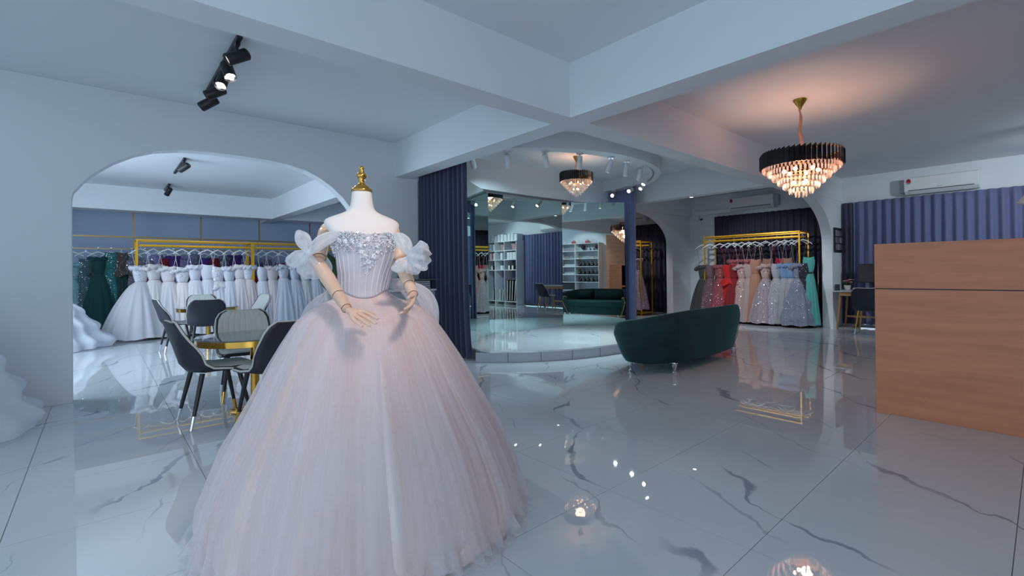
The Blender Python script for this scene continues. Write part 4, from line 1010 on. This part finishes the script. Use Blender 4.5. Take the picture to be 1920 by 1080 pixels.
# ================================================================== CABINET BY THE DRAPE, PLANT
t = thing('side_cabinet', 'pale grey drawer cabinet between the mannequin and the navy drape', 'cabinet', (3.0, 6.18, 0))
MB().box2((-.42, -.22, .04), (.42, .22, .955)).build('body', GREYP, t, bevel=.003); MB().box2((-.44, -.24, .955), (.44, .23, .98)).build('top', SHELFW, t, bevel=.003); MB().box2((-.40, -.20, 0), (.40, .2, .04)).build('plinth', DARKP, t)
for k in range(3):
    d = MB().box2((-.40, -.236, .06+.30*k), (.40, -.22, .345+.30*k)).build('drawer', GREYP, t, bevel=.003)
    MB().box2((-.08, -.25, .19+.30*k), (.08, -.236, .205+.30*k)).build('handle', CHROME, d)
BK = [pmat(f'book_cover_{k}', rgb(*c), .5) for k, c in enumerate(((70, 66, 72), (96, 84, 84), (60, 62, 72), (110, 100, 98)))]
for k in range(4):
    tb = thing('book', ('dark book at the bottom of the cabinet stack', 'brownish book second from the cabinet top', 'dark book third in the cabinet stack', 'book on top of the cabinet stack, under the tray')[k], 'book', (3.18, 6.12, .981+.029*k), .04*(-1)**k, 'books stacked on the grey cabinet')
    MB().box((0, 0, .002), (.36, .27, .003)).box((0, 0, .0255), (.36, .27, .003)).box((-.178, 0, .014), (.004, .27, .026)).build('cover', BK[k], tb); MB().box((.002, -.002, .014), (.35, .26, .020)).build('pages', WHB, tb)
t = thing('tray', 'dark flat tray lying on the stacked books', 'tray', (3.22, 6.10, 1.099))
MB().box((0, 0, .012), (.66, .36, .018)).build('board', pmat('slate', rgb(96, 98, 104), .4), t, bevel=.003); MB().box((0, 0, .003), (.5, .3, .006)).build('feet', BLACK, t)
t = thing('trinket_box', 'little framed gold box on the dark tray', 'box', (3.12, 6.12, 1.121))
MB().box((0, 0, .045), (.09, .05, .09)).build('body', GREYP, t); mb = MB()
for s in (-1, 1): mb.box((s*.043, -.026, .045), (.008, .006, .09))
mb.box((0, -.026, .086), (.09, .006, .008)).box((0, -.026, .004), (.09, .006, .008)).build('frame', GOLD, t)
t = thing('small_bottle', 'small dark blue bottle on the cabinet tray beside the bodice', 'bottle', (2.93, 6.08, 1.121))
MB().lathe([(.02, 0), (.022, .01), (.022, .03), (.01, .042), (.01, .05)], 14).build('glass', pmat('blue_glass', rgb(40, 60, 110), .1), t, smooth=True); MB().lathe([(.012, .05), (.012, .062)], 14).build('cap', DARKP, t)

t = thing('potted_plant', 'potted broad leaved plant behind the mannequin, one dark leaf showing by its arm', 'plant', (2.05, 6.10, 0))
MB().lathe([(.13, 0), (.17, .28), (.18, .30), (.165, .30), (.15, .25)], 28).build('pot', POT, t, smooth=True); MB().lathe([(.001, .27), (.15, .27)], 20, cap=False).build('soil', pmat('soil', (.03, .02, .015), .9), t)
def leaf(base, tip, w, droop, nrm):
    base, tip, nrm = Vector(base), Vector(tip), Vector(nrm).normalized(); d = tip-base; s = d.cross(nrm).normalized()
    def f(u, v):
        x = 2*u-1; ww = w*(math.sin(PI*min(1, v*.98+.02)**.8))**.75
        p = base+d*v+nrm*(-.05*x*x*w*4+droop*math.sin(PI*v))+s*(x*ww); return tuple(p)
    MB().grid(f, 8, 12).build('leaf', LEAF, t, smooth='all', solid=.003)
view = (-.37, -.93, .05)
leaf((.10, -.02, .95), (-.10, .04, 1.52), .15, .03, view); leaf((.12, 0, .9), (.22, .1, 1.42), .09, .04, view); leaf((.05, .02, .8), (.10, -.03, 1.30), .10, .05, view); leaf((.1, 0, .7), (.25, -.06, 1.15), .10, .05, view)
for k, (x, y, z) in enumerate(((.10, -.02, .95), (.12, 0, .9), (.05, .02, .8), (.1, 0, .7))):
    MB().tube([(.02*k-.03, 0, .27), (x*.6, y*.6, z*.65), (x, y, z)], [.014, .011, .008], 7).build('stalk', LEAF, t, smooth=True)

# ================================================================== MANNEQUIN AND ITS BALL GOWN
def at(px, py, D):
    """a point of the room measured on the photograph: pixel (1920x1080 frame) and distance along the view"""
    return Vector((0, 0, 1.2)) + (fw + r2*((px-1033.09)/885.385) - u2*((py-509.39)/885.385))*D
MX, MY = .951, 2.364
MF = face(-.373*.99+.7237*.10, -.928*.99-.69*.10)
man = thing('mannequin', 'dress form with white shoulders, gold neck finial and jointed wooden arms', 'mannequin', (MX, MY, 0), MF)
def xo(z): return -.020*max(0, 1-abs(z-1.30)/.17)      # slight lean of the bust
def loft(sec, seg=48, ex=2.25):
    mb = MB(); vs = []; fs = []
    for z, hw, hd, yo in sec:
        for i in range(seg):
            a = 2*PI*i/seg; c, s = math.cos(a), math.sin(a)
            vs.append((xo(z)+hw*math.copysign(abs(c)**(2/ex), c), yo+hd*math.copysign(abs(s)**(2/ex), s), z))
    n = len(sec)
    for j in range(n-1):
        for i in range(seg):
            k = (i+1) % seg; fs.append((j*seg+i, j*seg+k, (j+1)*seg+k, (j+1)*seg+i))
    fs += [tuple(range(seg))[::-1], tuple((n-1)*seg+i for i in range(seg))]
    return mb.add(vs, fs)
body = [(.86, .12, .10, 0), (.95, .15, .115, 0), (1.02, .135, .10, 0), (1.115, .106, .084, .005), (1.20, .112, .090, .012), (1.29, .130, .104, .025), (1.345, .140, .110, .03), (1.385, .150, .108, .025), (1.41, .160, .098, .012), (1.432, .172, .082, .002),
        (1.452, .178, .080, -.004), (1.470, .170, .074, -.008), (1.486, .135, .063, -.010), (1.498, .103, .059, -.012), (1.510, .076, .057, -.012), (1.524, .060, .055, -.010), (1.545, .053, .052, -.006), (1.575, .049, .049, -.002), (1.610, .0465, .0465, .002), (1.614, .043, .043, .002)]
loft(body).build('torso', FORM, man, smooth='all', sub=1)
MB().lathe([(.049, 1.612), (.050, 1.618), (.046, 1.626), (.036, 1.632), (.034, 1.638), (.022, 1.646), (.014, 1.655), (.012, 1.664), (.017, 1.668), (.012, 1.673), (.020, 1.682), (.0245, 1.692), (.020, 1.703), (.011, 1.710), (.015, 1.714), (.009, 1.719), (.012, 1.726), (.0125, 1.731), (.007, 1.739), (.001, 1.742)], 32, (0, .002, 0)).build('neck_finial', GOLD, man, smooth='all')
MB().lathe([(.26, 0), (.26, .012), (.05, .03), (.019, .05), (.019, .87)], 28).build('stand', BLACK, man, smooth=True)
# arms: joints measured in the room, then moved into the mannequin's frame
Minv = (Matrix.Translation((MX, MY, 0)) @ Matrix.Rotation(MF, 4, 'Z')).inverted()
def Lm(p): return Minv @ Vector(p)
def limb(nm, pts, radii, n=10):
    """tapered turned-wood segment through the given points"""
    P = [Lm(p) for p in pts]; out = []; rr = []
    m = len(P)-1
    for k in range(n+1):
        t = k/n*m; i = min(m-1, int(t)); f = t-i
        out.append(P[i].lerp(P[i+1], f)); rr.append(radii[i]*(1-f)+radii[i+1]*f)
    d0 = (out[0]-out[1]).normalized(); d1 = (out[-1]-out[-2]).normalized()
    out = [out[0]+d0*rr[0]*.25] + out + [out[-1]+d1*rr[-1]*.25]; rr = [rr[0]*.72]+rr+[rr[-1]*.72]
    return MB().tube(out, rr, 20).build(nm, SKIN, man, smooth='all')
def ball(nm, p, r, m=SKIN): return MB().sphere(tuple(Lm(p)), r, 20, 12).build(nm, m, man, smooth='all')
def band(p, d, r, m=None):
    d = Lm(Vector(p)+Vector(d))-Lm(p); R = d.normalized().to_track_quat('Z', 'Y').to_matrix()
    return MB().lathe([(r, -.0022), (r*1.01, 0), (r, .0022)], 24, tuple(Lm(p)), R, cap=False).build('joint_ring', m or BRWN, man, smooth=True)
def hand(wrist, tip, side, palm_n, curls, spread, thumb_side, size=.175):
    """palm and five fingers grown from one skeleton with a Skin modifier; side points from little finger to index finger"""
    W = Lm(wrist); d = (Lm(tip)-W).normalized(); n = (Lm(Vector(wrist)+Vector(palm_n))-W); n = (n-d*n.dot(d)).normalized(); s = d.cross(n)
    if s.dot(Lm(Vector(wrist)+Vector(side))-W) < 0: s = -s
    vs = []; ed = []; rad = []
    def V(p, r, par=None):
        vs.append(tuple(p)); rad.append(r)
        if par is not None: ed.append((par, len(vs)-1))
        return len(vs)-1
    L = size
    w0 = V(W, .0195); c = V(W+d*L*.22, .0190, w0); 
    off = [.030, .0105, -.0095, -.028]; base = [.47, .50, .475, .43]; ln = [.40, .45, .42, .33]
    for k in range(4):
        m = V(W+d*L*.34+s*off[k]*.75, .0125, c)
        b = V(W+d*L*base[k]+s*off[k], .0098, m)
        p = Vector(vs[b]); ang = curls[k]*.3; dd = (d+s*spread*off[k]*6).normalized()
        for q, (fr, r) in enumerate(((.42, .0084), (.32, .0076), (.26, .0062))):
            ang += curls[k]*(.25 if q == 0 else .55)
            v = dd*math.cos(ang)+n*math.sin(ang); p = p+v*L*ln[k]*fr; b = V(p, r, b)
    tdir = (d*.72+s*thumb_side*.62+n*.30).normalized()
    b = V(W+d*L*.18+s*.018*thumb_side+n*.006, .0130, c); p = Vector(vs[b])
    b = V(p+tdir*L*.17, .0105, b); p = Vector(vs[b]); tdir = (tdir+d*.35+n*.15).normalized()
    b = V(p+tdir*L*.15, .0088, b); p = Vector(vs[b]); b = V(p+(tdir+d*.3).normalized()*L*.11, .0066, b)
    me = bpy.data.meshes.new('hand'); me.from_pydata(vs, ed, []); me.materials.append(SKIN)
    o = bpy.data.objects.new('hand', me); col.objects.link(o); o.parent = man
    md = o.modifiers.new('skin', 'SKIN'); md.use_smooth_shade = True
    if not me.skin_vertices: me.skin_vertices.new()
    for i, r in enumerate(rad):
        me.skin_vertices[0].data[i].radius = (r, r*(.78 if i in (0, 1) else .92))
    me.skin_vertices[0].data[0].use_root = True
    sb = o.modifiers.new('sub', 'SUBSURF'); sb.levels = 2; sb.render_levels = 2
    return o
# image-left arm (the figure's right): shoulder, elbow out to the side, forearm across the skirt
S, Eb, Wr = at(609, 434, 2.42), at(597, 494, 2.28), at(651, 580, 2.00)
ball('shoulder_ball', at(612, 430, 2.43), .030); limb('upper_arm', [S, S.lerp(Eb, .5), Eb.lerp(S, .18)], [.030, .0325, .031]); ball('elbow_ball', Eb, .0315)
limb('forearm', [Eb.lerp(Wr, .10), Eb.lerp(Wr, .35), Eb.lerp(Wr, .72)], [.031, .033, .0265]); limb('wrist', [Eb.lerp(Wr, .735), Wr.lerp(Eb, .02)], [.0265, .0205])
band(Eb.lerp(Wr, .73), Wr-Eb, .0268); band(Eb.lerp(S, .17), S-Eb, .0318); band(Wr.lerp(Eb, .02), Wr-Eb, .0212)
hand(Wr, at(709, 611, 1.90), at(690, 560, 1.92)-at(690, 620, 1.92), (.2, .7, -.5), (.10, .14, .17, .22), .22, 1, .185)
S, Eb, Wr = at(741, 440, 2.40), at(752, 494, 2.34), at(775, 552, 2.14)
ball('shoulder_ball', at(738, 434, 2.42), .030); limb('upper_arm', [S, S.lerp(Eb, .5), Eb.lerp(S, .2)], [.029, .032, .030]); ball('elbow_ball', Eb, .030)
limb('forearm', [Eb.lerp(Wr, .08), Eb.lerp(Wr, .4), Eb.lerp(Wr, .70)], [.031, .032, .026]); limb('wrist', [Eb.lerp(Wr, .715), Wr], [.026, .0205])
band(Eb.lerp(Wr, .71), Wr-Eb, .0262); band(Wr, Wr-Eb, .021)
hand(Wr, at(763, 596, 2.03), at(755, 575, 2.05)-at(785, 575, 2.12), (-.75, -.1, -.1), (.45, .52, .6, .65), .3, 1, .165)

gw = thing('ball_gown', 'blush white tulle ball gown with silver beaded bodice and sleeve bows', 'gown', (MX, MY, 0), MF)
GI = (Matrix.Translation((MX, MY, 0)) @ Matrix.Rotation(MF, 4, 'Z')).inverted()
SATIN = cloth('blush_satin', rgb(244, 222, 212), .12, .55, .2)
_tc = nd(SATIN, 'ShaderNodeTexCoord'); _mp = nd(SATIN, 'ShaderNodeMapping'); _mp.inputs['Scale'].default_value = (22, 1.3, 1)
_nz = nd(SATIN, 'ShaderNodeTexNoise'); _nz.inputs['Scale'].default_value = 1; _nz.inputs['Detail'].default_value = 3
_rp = nd(SATIN, 'ShaderNodeValToRGB'); _rp.color_ramp.elements[0].position = .40; _rp.color_ramp.elements[0].color = rgb(236, 203, 188); _rp.color_ramp.elements[1].position = .58; _rp.color_ramp.elements[1].color = rgb(244, 226, 220)  # peach streaks paint fold shadows into the satin colour
lk(SATIN, _tc.outputs['UV'], _mp.inputs[0]); lk(SATIN, _mp.outputs[0], _nz.inputs['Vector']); lk(SATIN, _nz.outputs['Fac'], _rp.inputs[0]); lk(SATIN, _rp.outputs[0], bsdf(SATIN).inputs['Base Color'])
BODC = cloth('bodice_organza', rgb(214, 210, 218), .1, .45, .3)
BONE = pmat('boning_ribbon', rgb(228, 224, 230), .5)
NET = tulle('blush_tulle_net', rgb(244, 236, 239), .42, (46, 1.6, 1)); NETW = tulle('white_organza', rgb(246, 247, 250), .50, (9, 3, 1)); NETH = tulle('hem_tulle', rgb(242, 236, 240), .26, (60, 1.4, 1))
BEAD = pmat('silver_bead', (.86, .87, .91), .25, .5); BEADW = pmat('pearl_bead', (.86, .86, .90), .25)
def bsec(z):
    for i in range(len(body)-1):
        a, b = body[i], body[i+1]
        if a[0] <= z <= b[0]:
            f = (z-a[0])/(b[0]-a[0]); return [a[q]*(1-f)+b[q]*f for q in range(4)]
    return body[0] if z < body[0][0] else body[-1]
def bpt(a, z, off):
    _, hw, hd, yo = bsec(z); c, s = math.cos(a), math.sin(a); ex = 2/2.25
    return Vector((xo(z)+(hw+off)*math.copysign(abs(c)**ex, c), yo+(hd+off)*math.copysign(abs(s)**ex, s), z))
def topz(a):     # neckline: front is at a = +90 deg
    s = math.sin(a); c = math.cos(a)
    return 1.372+.020*max(0, s)*(abs(c)**.5)+.012*max(0, s)-.03*max(0, -s)
def botz(a): return 1.118-.035*max(0, math.sin(a))**4
MB().grid(lambda u, v: tuple(bpt(2*PI*u, botz(2*PI*u)+(topz(2*PI*u)-botz(2*PI*u))*v, .008+.004*math.sin(PI*v))), 96, 24, True).build('bodice', BODC, gw, smooth='all', solid=.004)
for k in range(13):
    a = PI/2+(k-6)*.235; am = PI/2+(k-6)*.19
    MB().tube([bpt(a+(am-a)*(1-q/10)**1.0, botz(a)+.004+(1.33-botz(a))*q/10, .0135) for q in range(11)], .0026, 6).build('boning', BONE, gw, smooth=True)
rnd = random.Random(5); mbA, mbB = MB(), MB()
oct_f = [(0, 1, 2), (0, 2, 3), (0, 3, 4), (0, 4, 1), (5, 2, 1), (5, 3, 2), (5, 4, 3), (5, 1, 4)]
def bead(mb, p, r):
    p = Vector(p); q = Matrix.Rotation(rnd.uniform(0, 3), 3, Vector((rnd.random(), rnd.random(), rnd.random()+.1)))
    mb.add([tuple(p+q@Vector(v)*r) for v in ((0, 0, .7), (1, 0, 0), (0, 1, 0), (-1, 0, 0), (0, -1, 0), (0, 0, -.7))], oct_f)
for k in range(1500):
    a = PI/2+rnd.uniform(-1.75, 1.75); t = rnd.random(); x = abs(a-PI/2)
    low = .085+.105*max(0, 1-x/.62)**1.3+.012*math.sin(9*a)
    d = (t**1.25)*low
    if rnd.random() < d/low*.35: continue
    z = topz(a)-d+.006; p = bpt(a, z, .016+rnd.uniform(0, .006))
    bead(mbA if rnd.random() < .6 else mbB, p, rnd.uniform(.0028, .0062))
mbA.build('silver_beading', BEAD, gw, kind='stuff'); mbB.build('pearl_beading', BEADW, gw, kind='stuff')
fl3 = [(PI/2+x*.21, -.018-.022*abs(math.sin(x*2.1))-(.02 if x % 2 else 0)) for x in range(-7, 8)]+[(PI/2+.1*x, -.085-.02*(2-abs(x))) for x in (-2, -1, 0, 1, 2)]
for a, dz in fl3:
    c = bpt(a, topz(a)+dz, .017); n = (bpt(a, topz(a)+dz, .05)-c).normalized(); R = n.to_track_quat('Z', 'Y').to_matrix(); mb = MB()
    for q in range(5):
        e = q*1.2566; pc = c+R@Vector((.0075*math.cos(e), .0075*math.sin(e), 0)); m0 = len(mb.v)
        mb.add([tuple(c+n*.002)]+[tuple(pc+R@Vector((.0055*math.cos(e+w), .0055*math.sin(e+w), .003*(w == 0)))) for w in (-1.6, -.6, 0, .6, 1.6)], [(0, 1, 2), (0, 2, 3), (0, 3, 4), (0, 4, 5)])
    bead(mb, c+n*.004, .003); mb.build('lace_flower', BEADW, gw)
# skirt
RZ = [(0, .738), (.10, .730), (.187, .714), (.30, .670), (.425, .620), (.51, .570), (.595, .524), (.69, .474), (.784, .428), (.87, .382), (.975, .318), (1.04, .238), (1.085, .168), (1.112, .112)]
def rz_(z):
    for i in range(len(RZ)-1):
        if RZ[i][0] <= z <= RZ[i+1][0]:
            f = (z-RZ[i][0])/(RZ[i+1][0]-RZ[i][0]); return RZ[i][1]*(1-f)+RZ[i+1][1]*f
    return RZ[0][1] if z < 0 else RZ[-1][1]
rnd = random.Random(11)
FQ = [(k, rnd.uniform(0, 6.28), rnd.uniform(.5, 1)) for k in (7, 11, 15, 19, 26, 35, 47, 61)]
def skirt_pt(u, v, off, amp, hemf, seed=0, zb=.012):
    a = 2*PI*u; z0 = botz(a)-.002; z = z0+(zb-z0)*v
    r = rz_(z)
    if v < .06: r = max(r, bpt(a, z, .012).length if False else r)
    f = 0
    for k, ph, w in FQ: f += w*(1-2*abs(math.sin(.5*(k*a+ph+seed*1.7+1.1*math.sin(2.2*v+ph))))**.8)/(1+k*.03)
    gate = min(1, v*3)**1.2
    r = r*(1+amp*gate*f*.010)+off*gate
    if hemf and v > .9:
        h = (v-.9)/.1; r += h*(.018*math.sin(37*a+seed)+.020*math.sin(23*a+2+seed)+.016*math.sin(61*a)); z += h*hemf*(.5+.5*math.sin(29*a+seed)*math.sin(17*a))
    c, s = math.cos(a), math.sin(a)
    q = max(0, 1-v*16); _, hw, hd, yo = bsec(z0)
    return (r*c*(1-q)-.052*math.sqrt(v)+(hw+.010)*abs(c)**(2/2.25)*math.copysign(1, c)*q, yo*q+r*s*(1-q)+(hd+.010)*abs(s)**(2/2.25)*math.copysign(1, s)*q, max(.006, z))
MB().grid(lambda u, v: skirt_pt(u, v, -.014, 1.0, 0), 480, 60, True).build('underskirt', SATIN, gw, smooth='all')
MB().grid(lambda u, v: skirt_pt(u, v, .004, 1.7, .02, 1.3), 480, 60, True).build('tulle_skirt', NET, gw, smooth='all')
MB().grid(lambda u, v: skirt_pt(u, v, .020, 2.1, .05, 3.1), 480, 50, True).build('tulle_overskirt', NETH, gw, smooth='all')
def hem_train(u, v):
    a = 2*PI*u; k = math.sin(19*a)+.7*math.sin(31*a+1)+.6*math.sin(47*a+2)
    r = .712+.07*v+.015*v*k; return (r*math.cos(a)-.052, r*math.sin(a), .055*(1-v)**1.5+.006+.008*v*(1+math.sin(53*a))/2)
MB().grid(hem_train, 320, 6, True).build('hem_frill', NETH, gw, smooth='all')
# bows on the sleeves and tulle flounces: flattened puffed loops
def Lg(p): return GI @ Vector(p)
def loop(nm, pts, widths, thick, wdir, mat=NETW, ripple=.15, seg=22):
    P = [Lg(p) for p in pts]; n = 22; rows = []; m = len(P)-1
    def cat(L, t):
        i = min(m-1, int(t)); f = t-i; p0, p1, p2, p3 = L[max(0, i-1)], L[i], L[i+1], L[min(m, i+2)]
        return (p1*2+(p2-p0)*f+(p0*2-p1*5+p2*4-p3)*f*f+(p1*3-p0-p2*3+p3)*f**3)*.5
    W = GI.to_3x3() @ Vector(wdir)
    vs = []; fs = []; uv = {}
    for j in range(n+1):
        t = j/n*m; c = cat(P, t); d = (cat(P, min(m, t+.05))-cat(P, max(0, t-.05))).normalized()
        x = (W-d*W.dot(d)).normalized(); y = d.cross(x); w = cat([Vector((q, 0, 0)) for q in widths], t).x
        for i in range(seg):
            a = 2*PI*i/seg; rp = 1+ripple*math.sin(5*a+j*.7)*.5
            p = c+x*w*math.cos(a)+y*thick*min(1, w/.03)*math.sin(a)*rp+y*ripple*.03*math.sin(4*math.cos(a)*2.2+.3*j)*w/.05
            uv[len(vs)] = (i/seg, j/n); vs.append(tuple(p))
    for j in range(n):
        for i in range(seg):
            k = (i+1) % seg; fs.append((j*seg+i, j*seg+k, (j+1)*seg+k, (j+1)*seg+i))
    mb = MB().add(vs, fs); mb.uv = uv
    return mb.build(nm, mat, gw, smooth='all')
ud = Vector((0, 0, 1)); rd = r2.copy()
loop('sleeve_band', [at(646, 437, 2.26), at(622, 444, 2.20), at(603, 453, 2.18), at(588, 466, 2.19), at(580, 474, 2.2)], [.010, .026, .030, .024, .010], .022, ud*.9-rd*.2)
loop('bow_loop', [at(580, 474, 2.2), at(574, 460, 2.2), at(566, 446, 2.21), at(558, 433, 2.22)], [.010, .030, .034, .010], .020, rd)
loop('bow_loop', [at(580, 474, 2.2), at(566, 482, 2.21), at(553, 487, 2.22), at(541, 489, 2.24)], [.012, .036, .038, .022], .022, ud*.8+rd*.25)
loop('bow_loop', [at(580, 476, 2.2), at(580, 495, 2.23), at(584, 508, 2.26), at(588, 519, 2.28)], [.012, .050, .066, .050], .022, rd)
loop('bow_tail', [at(600, 470, 2.38), at(606, 486, 2.40), at(612, 502, 2.42), at(606, 522, 2.44)], [.016, .024, .030, .022], .015, rd)
MB().sphere(tuple(Lg(at(580, 474, 2.19))), .016, 12, 8, (1, 1, 1.2)).build('bow_knot', NETW, gw, smooth='all')
loop('sleeve_band', [at(741, 440, 2.25), at(752, 449, 2.22), at(762, 463, 2.2), at(769, 480, 2.19)], [.012, .032, .030, .010], .024, rd*.9+ud*.3)
loop('bow_loop', [at(769, 482, 2.19), at(778, 481, 2.17), at(788, 480, 2.165), at(796, 479, 2.17), at(800, 478, 2.18)], [.012, .046, .068, .066, .040], .026, ud+rd*.1, ripple=.3)
loop('bow_loop', [at(769, 484, 2.19), at(772, 495, 2.17), at(773, 504, 2.165), at(772, 512, 2.17)], [.012, .030, .042, .028], .020, rd, ripple=.3)
loop('bow_loop', [at(769, 483, 2.19), at(757, 493, 2.16), at(746, 501, 2.15), at(734, 504, 2.15)], [.012, .026, .028, .008], .018, ud)
MB().sphere(tuple(Lg(at(769, 482, 2.17))), .015, 12, 8, (1, 1, 1.2)).build('bow_knot', NETW, gw, smooth='all')
loop('hip_flounce', [at(650, 540, 2.42), at(618, 556, 2.38), at(588, 588, 2.36), at(566, 635, 2.36)], [.02, .035, .050, .02], .03, rd+ud*.5, NETH)
loop('hip_flounce', [at(730, 530, 2.45), at(768, 542, 2.44), at(792, 575, 2.44), at(806, 625, 2.44)], [.02, .045, .060, .02], .03, rd-ud*.3, NETH)
loop('hip_flounce', [at(742, 530, 2.50), at(785, 545, 2.50), at(806, 575, 2.50), at(815, 625, 2.50)], [.015, .035, .045, .02], .02, rd-ud*.3)
